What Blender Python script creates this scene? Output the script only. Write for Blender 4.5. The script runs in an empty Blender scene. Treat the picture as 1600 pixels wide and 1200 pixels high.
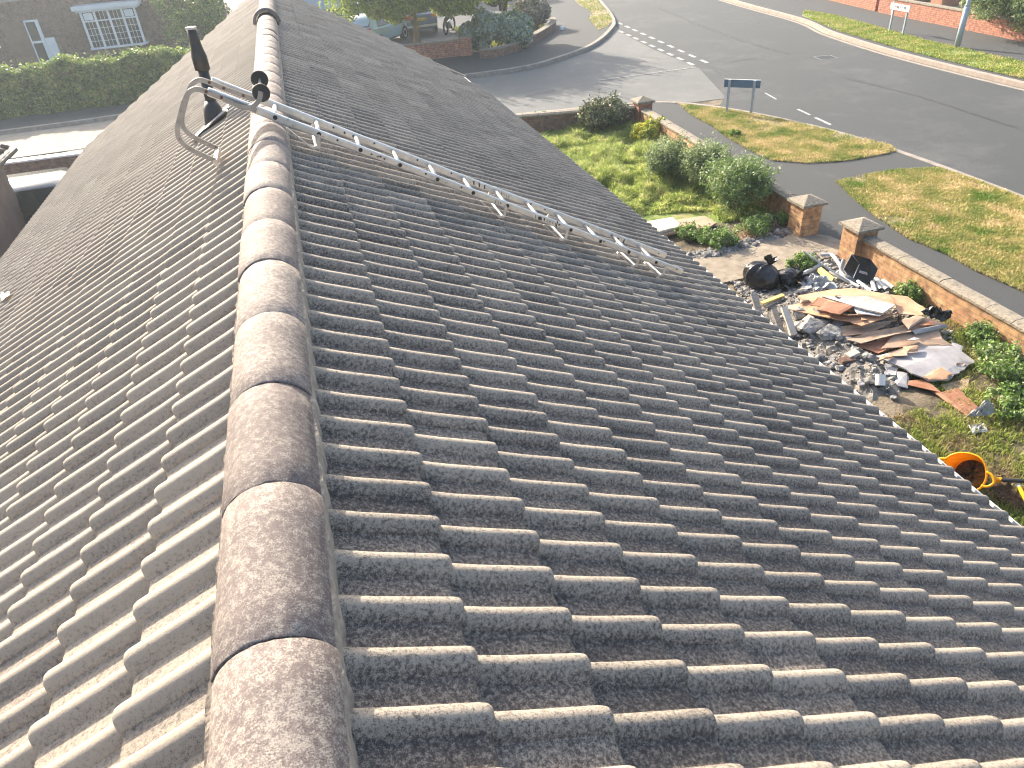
import bpy, math, random
import numpy as np
from mathutils import Vector, Matrix
sc = bpy.context.scene
C = sc.collection
# ------------------------------------------------------------------ camera, light, exposure
CAM = np.array([0.3023, -0.8956, 1.2113]); YAW, DEP, ROLL, FPX = 0.234646, 0.598093, -0.079518, 1125.58
_f = np.array([math.sin(YAW)*math.cos(DEP), math.cos(YAW)*math.cos(DEP), -math.sin(DEP)])
_r = np.array([math.cos(YAW), -math.sin(YAW), 0.0]); _u = np.cross(_r, _f)
_r, _u = math.cos(ROLL)*_r+math.sin(ROLL)*_u, -math.sin(ROLL)*_r+math.cos(ROLL)*_u
cam = bpy.data.cameras.new('camera'); co = bpy.data.objects.new('camera', cam); C.objects.link(co)
cam.sensor_width = 36; cam.lens = 36*FPX/1600; cam.clip_end = 1000; cam.clip_start = 0.05
co.matrix_world = Matrix(((_r[0], _u[0], -_f[0], CAM[0]), (_r[1], _u[1], -_f[1], CAM[1]), (_r[2], _u[2], -_f[2], CAM[2]), (0, 0, 0, 1)))
sc.camera = co
SUN_EL = math.radians(26.5); SUN_AZ = (-0.34, 0.94)      # towards the sun
world = bpy.data.worlds.new('World'); sc.world = world; world.use_nodes = True
nt = world.node_tree; sky = nt.nodes.new('ShaderNodeTexSky'); sky.sky_type = 'NISHITA'; sky.sun_disc = False
sky.sun_elevation = SUN_EL; sky.sun_rotation = math.atan2(SUN_AZ[0], SUN_AZ[1]); sky.dust_density = 4.0; sky.ozone_density = 0.6
nt.links.new(sky.outputs[0], nt.nodes['Background'].inputs[0]); nt.nodes['Background'].inputs[1].default_value = 0.15
sl = bpy.data.lights.new('sun', 'SUN'); sl.energy = 4.6; sl.angle = math.radians(0.5); sl.color = (1.0, 0.89, 0.74)
so = bpy.data.objects.new('sun', sl); C.objects.link(so)
_d = Vector((SUN_AZ[0]*math.cos(SUN_EL), SUN_AZ[1]*math.cos(SUN_EL), math.sin(SUN_EL)))
so.rotation_euler = _d.to_track_quat('Z', 'Y').to_euler()
sc.view_settings.view_transform = 'Standard'; sc.view_settings.look = 'None'; sc.view_settings.gamma = 1
sc.view_settings.exposure = 1.4
sc.render.resolution_x, sc.render.resolution_y = 1024, 768
sc.cycles.volume_max_steps = 64; sc.cycles.filter_width = 1.15
rng = np.random.default_rng(7); random.seed(7)
GZ = -4.6
# ------------------------------------------------------------------ geometry helpers
def ray(px, py): return _r*(px-800)/FPX-_u*(py-600)/FPX+_f
def G(px, py, h=0.0):                      # survey point of the photo on the ground plane (or h metres above it)
    d = ray(px, py); return Vector(CAM+d*((GZ+h-CAM[2])/d[2]))
def YP(px, py, y):                         # survey point on a vertical plane of constant y
    d = ray(px, py); return Vector(CAM+d*((y-CAM[1])/d[1]))
class MB:
    def __init__(s): s.v = []; s.f = []; s.mi = []
    def add(s, vs, fs, mi=0):
        b = len(s.v); s.v += [tuple(p) for p in vs]; s.f += [tuple(b+i for i in f) for f in fs]; s.mi += [mi]*len(fs)
    def box(s, a, b, mi=0, M=None):
        x0, y0, z0 = a; x1, y1, z1 = b
        vs = [Vector(p) for p in ((x0,y0,z0),(x1,y0,z0),(x1,y1,z0),(x0,y1,z0),(x0,y0,z1),(x1,y0,z1),(x1,y1,z1),(x0,y1,z1))]
        if M is not None: vs = [M@p for p in vs]
        s.add(vs, [(0,3,2,1),(4,5,6,7),(0,1,5,4),(1,2,6,5),(2,3,7,6),(3,0,4,7)], mi)
    def tube(s, pts, r, n=8, mi=0, cap=True):
        pts = [Vector(p) for p in pts]; rr = r if isinstance(r, (list, tuple)) else [r]*len(pts)
        rings = []; up = None
        for i, p in enumerate(pts):
            t = (pts[min(i+1, len(pts)-1)]-pts[max(i-1, 0)]).normalized()
            if up is None: up = t.orthogonal().normalized()
            up = (up-t*up.dot(t)).normalized(); w = t.cross(up)
            rings.append([p+(up*math.cos(a)+w*math.sin(a))*rr[i] for a in (2*math.pi*k/n for k in range(n))])
        vs = [p for R in rings for p in R]; fs = []
        for i in range(len(pts)-1):
            for k in range(n): fs.append((i*n+k, i*n+(k+1) % n, (i+1)*n+(k+1) % n, (i+1)*n+k))
        if cap: fs += [tuple(range(n))[::-1], tuple((len(pts)-1)*n+k for k in range(n))]
        s.add(vs, fs, mi)
    def ribbon(s, pts, w, t, side=(0,1,0), mi=0):     # flat bar following pts, rectangular section
        pts = [Vector(p) for p in pts]; sd = Vector(side).normalized(); vs = []
        for i, p in enumerate(pts):
            d = (pts[min(i+1, len(pts)-1)]-pts[max(i-1, 0)]).normalized(); n = sd.cross(d).normalized()
            for a, b in ((-1,-1),(1,-1),(1,1),(-1,1)): vs.append(p+sd*(a*t/2)+n*(b*w/2))
        fs = [(3,2,1,0), tuple(4*(len(pts)-1)+k for k in range(4))]
        for i in range(len(pts)-1):
            for k in range(4): fs.append((4*i+k, 4*i+(k+1) % 4, 4*i+4+(k+1) % 4, 4*i+4+k))
        s.add(vs, fs, mi)
    def prism(s, poly, z0, z1, mi=0):                 # poly list of (x,y)
        n = len(poly); vs = [(p[0], p[1], z0) for p in poly]+[(p[0], p[1], z1) for p in poly]
        s.add(vs, [tuple(range(n))[::-1], tuple(range(n, 2*n))]+[(i, (i+1) % n, n+(i+1) % n, n+i) for i in range(n)], mi)
    def sheet(s, pts, t, mi=0):                       # thin panel with free corner heights
        n = len(pts); top = [Vector(p) for p in pts]; bot = [p-Vector((0, 0, t)) for p in top]
        c = sum(top, Vector())/n; cb = c-Vector((0, 0, t)); vs = top+bot+[c, cb]
        fs = [(i, (i+1) % n, 2*n) for i in range(n)]+[(n+(i+1) % n, n+i, 2*n+1) for i in range(n)]+[((i+1) % n, i, n+i, n+(i+1) % n) for i in range(n)]
        s.add(vs, fs, mi)
    def build(s, name, mat, parent=None, smooth=False, **t):
        me = bpy.data.meshes.new(name); me.from_pydata(s.v, [], s.f)
        mats = mat if isinstance(mat, (list, tuple)) else [mat]
        for m in mats: me.materials.append(m)
        if len(mats) > 1: me.polygons.foreach_set('material_index', s.mi)
        return link(name, me, parent, smooth, **t)
def link(name, me, parent=None, smooth=False, **t):
    if smooth: me.polygons.foreach_set('use_smooth', [True]*len(me.polygons))
    me.update(); o = bpy.data.objects.new(name, me); C.objects.link(o)
    if parent is not None: o.parent = parent; o.matrix_parent_inverse = Matrix.Translation(-Vector(parent.location)) if parent.type == 'EMPTY' else Matrix()
    return tag(o, **t)
def tag(o, label=None, cat=None, group=None, kind=None):
    if label: o['label'] = label
    if cat: o['category'] = cat
    if group: o['group'] = group
    if kind: o['kind'] = kind
    return o
def thing(name, loc, label, cat, group=None):
    o = bpy.data.objects.new(name, None); C.objects.link(o); o.location = loc; o.empty_display_size = .2
    return tag(o, label, cat, group)
def fast_mesh(name, V, F, mats, parent=None, smooth=False, attr=None, mi=None, crest=None, **t):   # numpy arrays, F is (n,k)
    me = bpy.data.meshes.new(name); k = F.shape[1]
    me.vertices.add(len(V)); me.vertices.foreach_set('co', V.astype(np.float32).ravel())
    me.loops.add(F.size); me.loops.foreach_set('vertex_index', F.astype(np.int32).ravel())
    me.polygons.add(len(F)); me.polygons.foreach_set('loop_start', np.arange(0, F.size, k, dtype=np.int32))
    for m in (mats if isinstance(mats, (list, tuple)) else [mats]): me.materials.append(m)
    if mi is not None: me.polygons.foreach_set('material_index', mi.astype(np.int32))
    if attr is not None:
        a = me.attributes.new('rnd', 'FLOAT', 'POINT'); a.data.foreach_set('value', attr.astype(np.float32))
    if crest is not None:
        a = me.attributes.new('crest', 'FLOAT', 'POINT'); a.data.foreach_set('value', crest.astype(np.float32))
    me.update(calc_edges=True)
    return link(name, me, parent, smooth, **t)
# ------------------------------------------------------------------ materials
def mat(name, cols, scale=20., rough=.8, detail=6, pos_=None, bump=0., bscale=None, metal=0., layer=None, rnd=0., spec=.5, coord='Object', stretch=None, trans=0., nrough=.55):
    """noise ramp through cols; layer=(colour, scale, lo, hi) puts a second noise-masked colour on top; rnd varies value by the 'rnd' attribute"""
    m = bpy.data.materials.new(name); m.use_nodes = True; T = m.node_tree; N = T.nodes; L = T.links; B = N['Principled BSDF']
    tc = N.new('ShaderNodeTexCoord'); vec = tc.outputs[coord]
    if stretch:
        mp = N.new('ShaderNodeMapping'); mp.inputs['Scale'].default_value = stretch; L.new(vec, mp.inputs[0]); vec = mp.outputs[0]
    def noise(sc_, det=detail, r=nrough):
        n = N.new('ShaderNodeTexNoise'); n.inputs['Scale'].default_value = sc_; n.inputs['Detail'].default_value = det; n.inputs['Roughness'].default_value = r
        L.new(vec, n.inputs['Vector']); return n.outputs[0]
    if len(cols) > 1:
        rp = N.new('ShaderNodeValToRGB'); e = rp.color_ramp.elements; ps = pos_ or [.32+.36*i/(len(cols)-1) for i in range(len(cols))]
        e[0].position = ps[0]; e[0].color = (*cols[0], 1); e[1].position = ps[-1]; e[1].color = (*cols[-1], 1)
        for c, p in list(zip(cols, ps))[1:-1]: x = e.new(p); x.color = (*c, 1)
        L.new(noise(scale), rp.inputs[0]); col = rp.outputs[0]
    else:
        rg = N.new('ShaderNodeRGB'); rg.outputs[0].default_value = (*cols[0], 1); col = rg.outputs[0]
    for ly in ([layer] if layer and not isinstance(layer, list) else (layer or [])):
        lc, ls, lo, hi = ly
        mr = N.new('ShaderNodeMapRange'); mr.inputs['From Min'].default_value = lo; mr.inputs['From Max'].default_value = hi
        L.new(noise(ls), mr.inputs[0]); mx = N.new('ShaderNodeMix'); mx.data_type = 'RGBA'; L.new(mr.outputs[0], mx.inputs[0])
        L.new(col, mx.inputs[6]); mx.inputs[7].default_value = (*lc, 1); col = mx.outputs[2]
    if rnd:
        at = N.new('ShaderNodeAttribute'); at.attribute_name = 'rnd'
        mr = N.new('ShaderNodeMapRange'); mr.inputs['To Min'].default_value = 1-rnd; mr.inputs['To Max'].default_value = 1+rnd
        L.new(at.outputs['Fac'], mr.inputs[0]); mx = N.new('ShaderNodeMix'); mx.data_type = 'RGBA'; mx.blend_type = 'MULTIPLY'; mx.inputs[0].default_value = 1
        cb = N.new('ShaderNodeCombineColor')
        for i in range(3): L.new(mr.outputs[0], cb.inputs[i])
        L.new(col, mx.inputs[6]); L.new(cb.outputs[0], mx.inputs[7]); col = mx.outputs[2]
    L.new(col, B.inputs['Base Color'])
    B.inputs['Roughness'].default_value = rough; B.inputs['Metallic'].default_value = metal; B.inputs['Specular IOR Level'].default_value = spec
    if trans:
        tr = N.new('ShaderNodeBsdfTranslucent'); L.new(col, tr.inputs[0]); ms = N.new('ShaderNodeMixShader'); ms.inputs[0].default_value = trans
        L.new(B.outputs[0], ms.inputs[1]); L.new(tr.outputs[0], ms.inputs[2]); L.new(ms.outputs[0], N['Material Output'].inputs[0])
    if bump:
        b = N.new('ShaderNodeBump'); b.inputs['Strength'].default_value = bump; b.inputs['Distance'].default_value = .02
        L.new(noise(bscale or scale), b.inputs['Height']); L.new(b.outputs[0], B.inputs['Normal'])
    return m
def brick_mat(name, c1, c2, mortar, layer=None, w=.225, h=.075):
    m = bpy.data.materials.new(name); m.use_nodes = True; T = m.node_tree; N = T.nodes; L = T.links; B = N['Principled BSDF']
    tc = N.new('ShaderNodeTexCoord'); sx = N.new('ShaderNodeSeparateXYZ'); L.new(tc.outputs['Object'], sx.inputs[0])
    ad = N.new('ShaderNodeMath'); ad.operation = 'ADD'; L.new(sx.outputs[0], ad.inputs[0]); L.new(sx.outputs[1], ad.inputs[1])
    cb = N.new('ShaderNodeCombineXYZ'); L.new(ad.outputs[0], cb.inputs[0]); L.new(sx.outputs[2], cb.inputs[1])
    bk = N.new('ShaderNodeTexBrick'); bk.inputs['Scale'].default_value = 1; bk.inputs['Brick Width'].default_value = w; bk.inputs['Row Height'].default_value = h
    bk.inputs['Mortar Size'].default_value = .006; bk.inputs['Mortar Smooth'].default_value = .3; bk.inputs['Bias'].default_value = 0
    for k, c in (('Color1', c1), ('Color2', c2), ('Mortar', mortar)): bk.inputs[k].default_value = (*c, 1)
    L.new(cb.outputs[0], bk.inputs[0])
    nz = N.new('ShaderNodeTexNoise'); nz.inputs['Scale'].default_value = 9; nz.inputs['Detail'].default_value = 8; L.new(tc.outputs['Object'], nz.inputs['Vector'])
    mr = N.new('ShaderNodeMapRange'); mr.inputs['From Min'].default_value = .3; mr.inputs['From Max'].default_value = .7; mr.inputs['To Min'].default_value = .55; mr.inputs['To Max'].default_value = 1.35
    L.new(nz.outputs[0], mr.inputs[0]); cc = N.new('ShaderNodeCombineColor')
    for i in range(3): L.new(mr.outputs[0], cc.inputs[i])
    mx = N.new('ShaderNodeMix'); mx.data_type = 'RGBA'; mx.blend_type = 'MULTIPLY'; mx.inputs[0].default_value = 1
    L.new(bk.outputs[0], mx.inputs[6]); L.new(cc.outputs[0], mx.inputs[7]); L.new(mx.outputs[2], B.inputs['Base Color'])
    B.inputs['Roughness'].default_value = .9
    bp = N.new('ShaderNodeBump'); bp.inputs['Strength'].default_value = .8; bp.inputs['Distance'].default_value = .01; bp.invert = True
    L.new(bk.outputs['Fac'], bp.inputs['Height']); L.new(bp.outputs[0], B.inputs['Normal'])
    return m
def tile_mat(name, dark, mid, light, shift, crest_wear_lit=.04, scale=105, low=.09):
    m = bpy.data.materials.new(name); m.use_nodes = True; T = m.node_tree; N = T.nodes; L = T.links; B = N['Principled BSDF']
    tc = N.new('ShaderNodeTexCoord')
    def nz_(sc_, det, r):
        n = N.new('ShaderNodeTexNoise'); n.inputs['Scale'].default_value = sc_; n.inputs['Detail'].default_value = det; n.inputs['Roughness'].default_value = r; L.new(tc.outputs['Object'], n.inputs['Vector']); return n.outputs[0]
    def mul(a, k, add=0.):
        x = N.new('ShaderNodeMath'); x.operation = 'MULTIPLY_ADD'; L.new(a, x.inputs[0]); x.inputs[1].default_value = k
        if isinstance(add, float): x.inputs[2].default_value = add
        else: L.new(add, x.inputs[2])
        return x.outputs[0]
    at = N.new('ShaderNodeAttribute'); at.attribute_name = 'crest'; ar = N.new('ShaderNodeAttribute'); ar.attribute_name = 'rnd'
    v = mul(nz_(scale*.62, 5, .72), .62, shift-low/2-.035-.03); v = mul(nz_(scale*3.0, 2, .6), .46, mul(v, 1.0, -.04)); v = mul(nz_(5, 4, .6), low, v); v = mul(nz_(22, 3, .6), .07, v); v = mul(at.outputs['Fac'], crest_wear_lit, v); v = mul(ar.outputs['Fac'], .04, v)  # crest term: worn pale roll tops plus sunlit crest lines painted into the colour
    rp = N.new('ShaderNodeValToRGB'); e = rp.color_ramp.elements; e[0].position = .415; e[0].color = (*dark, 1); e[1].position = .575; e[1].color = (*light, 1); x = e.new(.485); x.color = (*mid, 1)
    L.new(v, rp.inputs[0]); mr = N.new('ShaderNodeMapRange'); mr.inputs['To Min'].default_value = .88; mr.inputs['To Max'].default_value = 1.12; L.new(ar.outputs['Fac'], mr.inputs[0])
    cb = N.new('ShaderNodeCombineColor'); [L.new(mr.outputs[0], cb.inputs[k]) for k in range(3)]
    mx = N.new('ShaderNodeMix'); mx.data_type = 'RGBA'; mx.blend_type = 'MULTIPLY'; mx.inputs[0].default_value = 1; L.new(rp.outputs[0], mx.inputs[6]); L.new(cb.outputs[0], mx.inputs[7])
    L.new(mx.outputs[2], B.inputs['Base Color']); B.inputs['Roughness'].default_value = .82
    b = N.new('ShaderNodeBump'); b.inputs['Strength'].default_value = .45; b.inputs['Distance'].default_value = .004; L.new(nz_(180, 4, .7), b.inputs['Height']); L.new(b.outputs[0], B.inputs['Normal'])
    return m
m_tile = tile_mat('speckled_tile', (.052,.044,.041), (.150,.130,.112), (.355,.305,.243), -.022, crest_wear_lit=.095, scale=150)
m_tileL = tile_mat('sandy_tile', (.10,.083,.072), (.205,.17,.138), (.345,.294,.232), .052, crest_wear_lit=.085, low=.08, scale=150)
m_ridge = tile_mat('ridge_concrete', (.125,.098,.092), (.175,.143,.130), (.315,.275,.232), .0, crest_wear_lit=0, scale=85, low=.17)
m_mortar = mat('mortar', [(.22,.185,.15),(.36,.31,.25)], 40, .9, bump=.6)
m_white = mat('white_plastic', [(.72,.73,.72),(.80,.80,.80)], 3, .4)
m_black = mat('black_plastic', [(.012,.013,.015),(.022,.023,.026)], 12, .45)
m_blackbag = mat('black_polythene', [(.014,.014,.016),(.035,.035,.038)], 9, .30, bump=1.0, bscale=13)
m_alu = mat('aluminium', [(.52,.52,.51),(.66,.66,.65)], 14, .34, metal=.75, layer=((.26,.25,.23), 60, .62, .72), stretch=(1, 1, 1))
m_galv = mat('galvanised_steel', [(.20,.20,.20),(.33,.32,.31)], 12, .5, metal=.6, layer=((.23,.12,.07), 30, .63, .72))
m_rubber = mat('black_rubber', [(.01,.01,.01),(.025,.025,.025)], 12, .6)
m_rust = mat('rusty_bolt', [(.07,.035,.02),(.16,.07,.04)], 60, .8)
m_lead = mat('lead', [(.30,.30,.32),(.50,.49,.48)], 30, .55, bump=.4)
m_ply = mat('hardboard', [(.42,.225,.125),(.50,.29,.17),(.57,.36,.22)], 6, .75, layer=[((.60,.48,.38), 3, .6, .8), ((.26,.16,.11), 9, .68, .8)], stretch=(1,1,1))
m_ply2 = mat('hardboard_pale', [(.36,.24,.16),(.48,.34,.24)], 5, .8, layer=((.28,.22,.18), 5, .55, .7))
m_rustboard = mat('brown_board', [(.27,.115,.06),(.36,.17,.10)], 8, .7, layer=((.45,.25,.17), 10, .6, .75))
m_whiteboard = mat('chalky_board', [(.38,.35,.32),(.52,.48,.45)], 5, .75, layer=((.40,.33,.29), 8, .58, .7))
m_greyboard = mat('grey_board', [(.27,.26,.27),(.42,.40,.40)], 3.5, .7, layer=((.25,.21,.19), 9, .62, .72))
m_slab = mat('pale_slab', [(.52,.45,.37),(.62,.55,.46)], 12, .85)
m_conc = mat('rubble_concrete', [(.12,.12,.12),(.25,.245,.235),(.42,.40,.37)], 14, .95, bump=1., bscale=26)
m_cement = mat('cement_dust', [(.11,.10,.09),(.26,.24,.21)], 7, .95, bump=1., bscale=40, layer=((.42,.34,.25), 6, .55, .7))
m_wood = mat('weathered_timber', [(.30,.25,.20),(.46,.40,.33)], 10, .85, stretch=(1,1,6))
m_pipe = mat('grey_pipe', [(.36,.37,.38),(.52,.53,.53)], 8, .4)
m_foam = mat('yellow_foam', [(.62,.46,.14),(.70,.54,.20)], 20, .8)
m_film = mat('grey_plastic_sheet', [(.24,.25,.26),(.42,.43,.43)], 7, .3, bump=.8, bscale=10)
m_yellow = mat('yellow_tub_plastic', [(.85,.40,.006),(.92,.50,.01)], 4, .35, trans=.3)
m_soil = mat('dry_soil', [(.05,.032,.02),(.10,.065,.04)], 30, 1., bump=1.)
m_asph = mat('asphalt', [(.030,.034,.037),(.046,.051,.054),(.072,.077,.079)], 45, .80, detail=10, bump=.9, bscale=60, nrough=.8, layer=[((.10,.10,.10), .35, .5, .75), ((.032,.032,.032), 1.1, .62, .75)])
m_asph2 = mat('asphalt_side', [(.085,.089,.089),(.115,.119,.117),(.145,.148,.145)], 45, .8, detail=10, bump=.5, bscale=60, nrough=.8, layer=((.16,.16,.15), .5, .48, .7))
m_conroad = mat('concrete_road', [(.23,.20,.16),(.30,.26,.21)], 3, .9, detail=10)
m_pave = mat('tarmac_path', [(.030,.033,.036),(.048,.051,.053),(.070,.072,.073)], 60, .85, detail=10, bump=.5, bscale=60, nrough=.8, layer=[((.12,.115,.105), 1.3, .58, .8), ((.04,.04,.042), 2.2, .55, .75)], stretch=(1,.5,1))
m_kerb = mat('kerb_concrete', [(.20,.18,.155),(.32,.28,.24)], 6, .9, detail=8)
m_kerb2 = mat('channel_concrete', [(.26,.21,.17),(.36,.30,.25)], 6, .9, detail=8)
m_paint = mat('road_paint', [(.30,.30,.29),(.52,.52,.50)], 18, .7, layer=((.10,.10,.10), 14, .52, .62))
m_conc_path = mat('concrete_path', [(.20,.165,.12),(.27,.225,.17),(.34,.29,.22)], 5, .95, detail=10, bump=.5, bscale=50, layer=((.13,.115,.09), 7, .6, .75))
m_ground = mat('garden_earth', [(.05,.038,.025),(.10,.08,.05),(.17,.13,.085)], 6, 1., detail=10, bump=1., bscale=22, layer=((.20,.16,.11), 2.2, .45, .6))
m_lawn = mat('lawn_base', [(.10,.16,.03),(.18,.24,.05),(.30,.27,.12)], 4, 1., detail=10, bump=1., bscale=40)
m_verge = mat('dry_verge_base', [(.14,.14,.05),(.27,.21,.11),(.38,.30,.17)], 2.2, 1., detail=10, bump=1., bscale=40)
m_grass = mat('long_grass', [(.19,.26,.055),(.37,.44,.12),(.56,.55,.24)], 3.2, .6, detail=8, rnd=.35, trans=.5, spec=.3)
m_grass2 = mat('garden_grass', [(.15,.21,.035),(.33,.38,.08),(.50,.42,.20)], 2.2, .6, detail=8, rnd=.35, trans=.3, spec=.3, layer=((.24,.17,.09), 1.1, .52, .66))
m_vgrass = mat('verge_grass', [(.17,.26,.04),(.44,.40,.14),(.70,.55,.30)], 1.7, .7, detail=8, rnd=.3, trans=.25, spec=.3)
m_vgreen = mat('green_verge_grass', [(.20,.27,.04),(.34,.38,.08),(.52,.43,.19)], 1.8, .7, detail=8, rnd=.3, trans=.25, spec=.3)
def leafm(n, a, b, c, tr=.3, sp=.4): return mat(n, [a, b, c], 3.0, .55, detail=6, rnd=.45, trans=tr, spec=sp)
m_leafA = leafm('grey_green_leaf', (.13,.18,.08), (.25,.32,.14), (.40,.45,.23))
m_leafB = leafm('dark_leaf', (.045,.06,.025), (.10,.10,.05), (.19,.14,.09), .15)
m_leafY = leafm('yellow_leaf', (.14,.19,.02), (.42,.42,.04), (.75,.62,.04))
m_leafG = leafm('bright_leaf', (.09,.18,.03), (.17,.30,.05), (.30,.42,.09))
m_leafH = leafm('hedge_leaf', (.07,.12,.03), (.15,.23,.05), (.36,.38,.09), .4)
m_leafS = leafm('silver_leaf', (.14,.20,.16), (.27,.34,.27), (.42,.48,.38), .2)
m_leafP = leafm('purple_grey_leaf', (.12,.11,.09), (.22,.20,.16), (.32,.29,.22), .2)
m_leafW = leafm('weeping_leaf', (.10,.16,.02), (.22,.30,.04), (.42,.46,.09), .5)
m_bark = mat('bark', [(.10,.08,.055),(.20,.16,.11)], 12, .95, bump=1., stretch=(1,1,.3), layer=((.28,.19,.11), 7, .58, .68))
m_stem = mat('stem', [(.10,.07,.04),(.18,.13,.07)], 10, .9)
m_brickY = brick_mat('buff_brick', (.50,.29,.135), (.40,.20,.10), (.27,.23,.17))
m_brickR = brick_mat('red_brick', (.36,.135,.08), (.29,.115,.07), (.36,.27,.20))
m_brickB = brick_mat('brown_brick', (.22,.12,.085), (.16,.09,.07), (.19,.165,.14))
m_cope = mat('coping_stone', [(.19,.165,.13),(.30,.26,.20)], 25, .95, bump=.7, layer=((.12,.11,.09), 9, .55, .7))
m_steelpost = mat('painted_steel', [(.26,.31,.35),(.34,.38,.42)], 8, .45)
m_signback = mat('sign_back', [(.07,.12,.20),(.09,.15,.24)], 6, .5)
m_signface = mat('sign_face', [(.72,.72,.70),(.78,.78,.76)], 6, .4)
m_glass = mat('window_glass', [(.025,.03,.035),(.05,.055,.06)], 3, .08)
m_ink = mat('ink', [(.015,.015,.02)], 5, .6)
m_plate = mat('number_plate', [(.75,.48,.02)], 5, .4)
m_red = mat('tail_lamp', [(.45,.02,.02),(.60,.04,.03)], 20, .2)
m_tyre = mat('tyre', [(.012,.012,.012),(.02,.02,.02)], 20, .8)
m_rim = mat('alloy', [(.4,.4,.42)], 20, .35, metal=.8)
def paint(n, c): return mat(n, [c, tuple(x*1.12 for x in c)], 1, .22, spec=.7)
m_gravel = mat('gravel', [(.09,.09,.092),(.19,.18,.17),(.32,.30,.28)], 25, .9, rnd=.5)

# ------------------------------------------------------------------ the tiled roof (right and left slope)
g = 0.3185
ROLL_H, ROLL_W = 0.036, 0.040
def prof(d):                    # height of the tile face at distance d across from the crest of the nearest roll
    d = (d+.075) % .15-.075; a = np.clip(np.abs(d)/ROLL_W, 0, 1)
    return -ROLL_H+ROLL_H*(.55*(.5+.5*np.cos(np.pi*a**1.5))+.45*np.sqrt(np.clip(1-a**2.2, 0, 1)))
def slope_tiles(side, pitch, s0, z0, crest0, ncourse, y0, y1, parent):
    r = np.random.default_rng(11 if side > 0 else 12)
    ex = np.array([side*math.cos(pitch), 0, -math.sin(pitch)]); en = np.array([side*math.sin(pitch), 0, math.cos(pitch)])
    cs = np.concatenate([[-.038,-.0375], np.linspace(-.034, .265, 33), [.2665]])   # across one tile; the near edge stands proud of its neighbour
    base = prof(cs); base[0] -= .022; lowr = np.zeros_like(cs); lowr[-1] = -.006; lowr[-2] = -.004
    k0 = int(math.floor((y0-crest0)/.3)); k1 = int(math.ceil((y1-crest0)/.3))
    Vs = []; Fs = []; At = []; Cr = []; nb = 0
    for c in range(1, ncourse+1):
        head = (-.03 if c > 1 else (-.06 if side > 0 else -.03)); y1c = y1-(max(0, c-10)*.36 if side > 0 else 0); k1 = int(math.ceil((y1c-crest0)/.3))
        rows = [(head, -.034), (.10, -.024), (g-.022, -.0005), (g-.008, -.002), (g-.001, -.008), (g, -.016), (g, -.045)]
        for k in range(k0, k1):
            js = r.normal(0, .0022); jn = r.normal(0, .0012); jr = r.normal(0, .0045); tone = np.clip(r.normal(.5, .22), 0, 1)
            yy = crest0+.3*k+cs
            for (ds, dn) in rows:
                s = s0+g*(c-1)+ds+js+jr*(cs-.12)
                n = base+lowr+dn+jn
                if ds == g: n = np.maximum(n, n) 
                P = np.outer(s, ex)+np.outer(n, en); P[:, 1] += yy; P[:, 2] += z0
                Vs.append(P)
            m = len(cs); R = len(rows)
            i, j = np.meshgrid(np.arange(R-1), np.arange(m-1), indexing='ij'); a = nb+i*m+j
            q = np.stack([a, a+m, a+m+1, a+1], -1).reshape(-1, 4)
            if side < 0: q = q[:, ::-1]
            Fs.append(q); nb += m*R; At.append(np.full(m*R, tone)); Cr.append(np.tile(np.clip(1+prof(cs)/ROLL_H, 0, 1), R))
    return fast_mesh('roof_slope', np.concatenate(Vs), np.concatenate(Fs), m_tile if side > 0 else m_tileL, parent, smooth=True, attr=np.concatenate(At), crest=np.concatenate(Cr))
PR, PL = 0.507014, 0.550128; ZL = .0331
Y0, Y1 = -3.3, 16.9
house = thing('tiled_bungalow', (0, 7, GZ), 'long bungalow under the brown concrete tiled roof that fills the foreground', 'house')
def edge_sharp(o, ang=40):
    me = o.data
    import bmesh
    bm = bmesh.new(); bm.from_mesh(me)
    for e in bm.edges:
        if len(e.link_faces) == 2 and e.calc_face_angle(0) > math.radians(ang): e.smooth = False
    bm.to_mesh(me); bm.free()
NR, NL = 14, 16
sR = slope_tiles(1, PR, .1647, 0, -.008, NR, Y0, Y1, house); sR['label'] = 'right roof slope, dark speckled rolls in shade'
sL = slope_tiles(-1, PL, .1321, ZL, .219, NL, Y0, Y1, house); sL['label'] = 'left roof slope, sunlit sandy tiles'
for o in (sR, sL): edge_sharp(o)
# ridge
RZ = .024
def ridge():
    r = np.random.default_rng(5); b = MB(); A = []; js = .4846; y = .1196-js*7; k = 0
    while y < Y1-.02:
        L_ = min(js, Y1+.03-y); dz = r.normal(0, .0014); dx = r.normal(0, .0025); rw = .1372+r.normal(0, .0012); tone = float(np.clip(r.normal(.5, .25), 0, 1))
        tl = r.normal(0, .0018)
        n = 22; rings = []
        a0 = math.asin(.126/.1372)
        for (yy, dr) in ((y+.002, -.014), (y+.002, -.0025), (y+.006, 0), (y+L_*.25, .0), (y+L_*.5, .0005), (y+L_*.75, 0), (y+L_-.006, 0), (y+L_-.002, -.0025), (y+L_-.002, -.014)):
            ring = []
            for i in range(n+1):
                a = -a0+2*a0*i/n; ff = (yy-y)/js-.5
                ring.append((dx+ff*tl+(rw+dr)*math.sin(a), yy+r.normal(0, .0008), RZ-.1372+dz+ff*tl+(rw+dr)*math.cos(a)+r.normal(0, .0005)))
            rings.append(ring)
        vs = [p for R in rings for p in R]; m = n+1
        fs = [(i*m+j, i*m+j+1, (i+1)*m+j+1, (i+1)*m+j) for i in range(len(rings)-1) for j in range(n)]
        b.add(vs, fs); A += [tone]*len(vs); y += js; k += 1
    V = np.array(b.v); F = np.array(b.f)[:, ::-1]
    return fast_mesh('ridge', V, F, m_ridge, house, smooth=True, attr=np.array(A))
house_ridge = ridge(); edge_sharp(house_ridge, 50)
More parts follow.
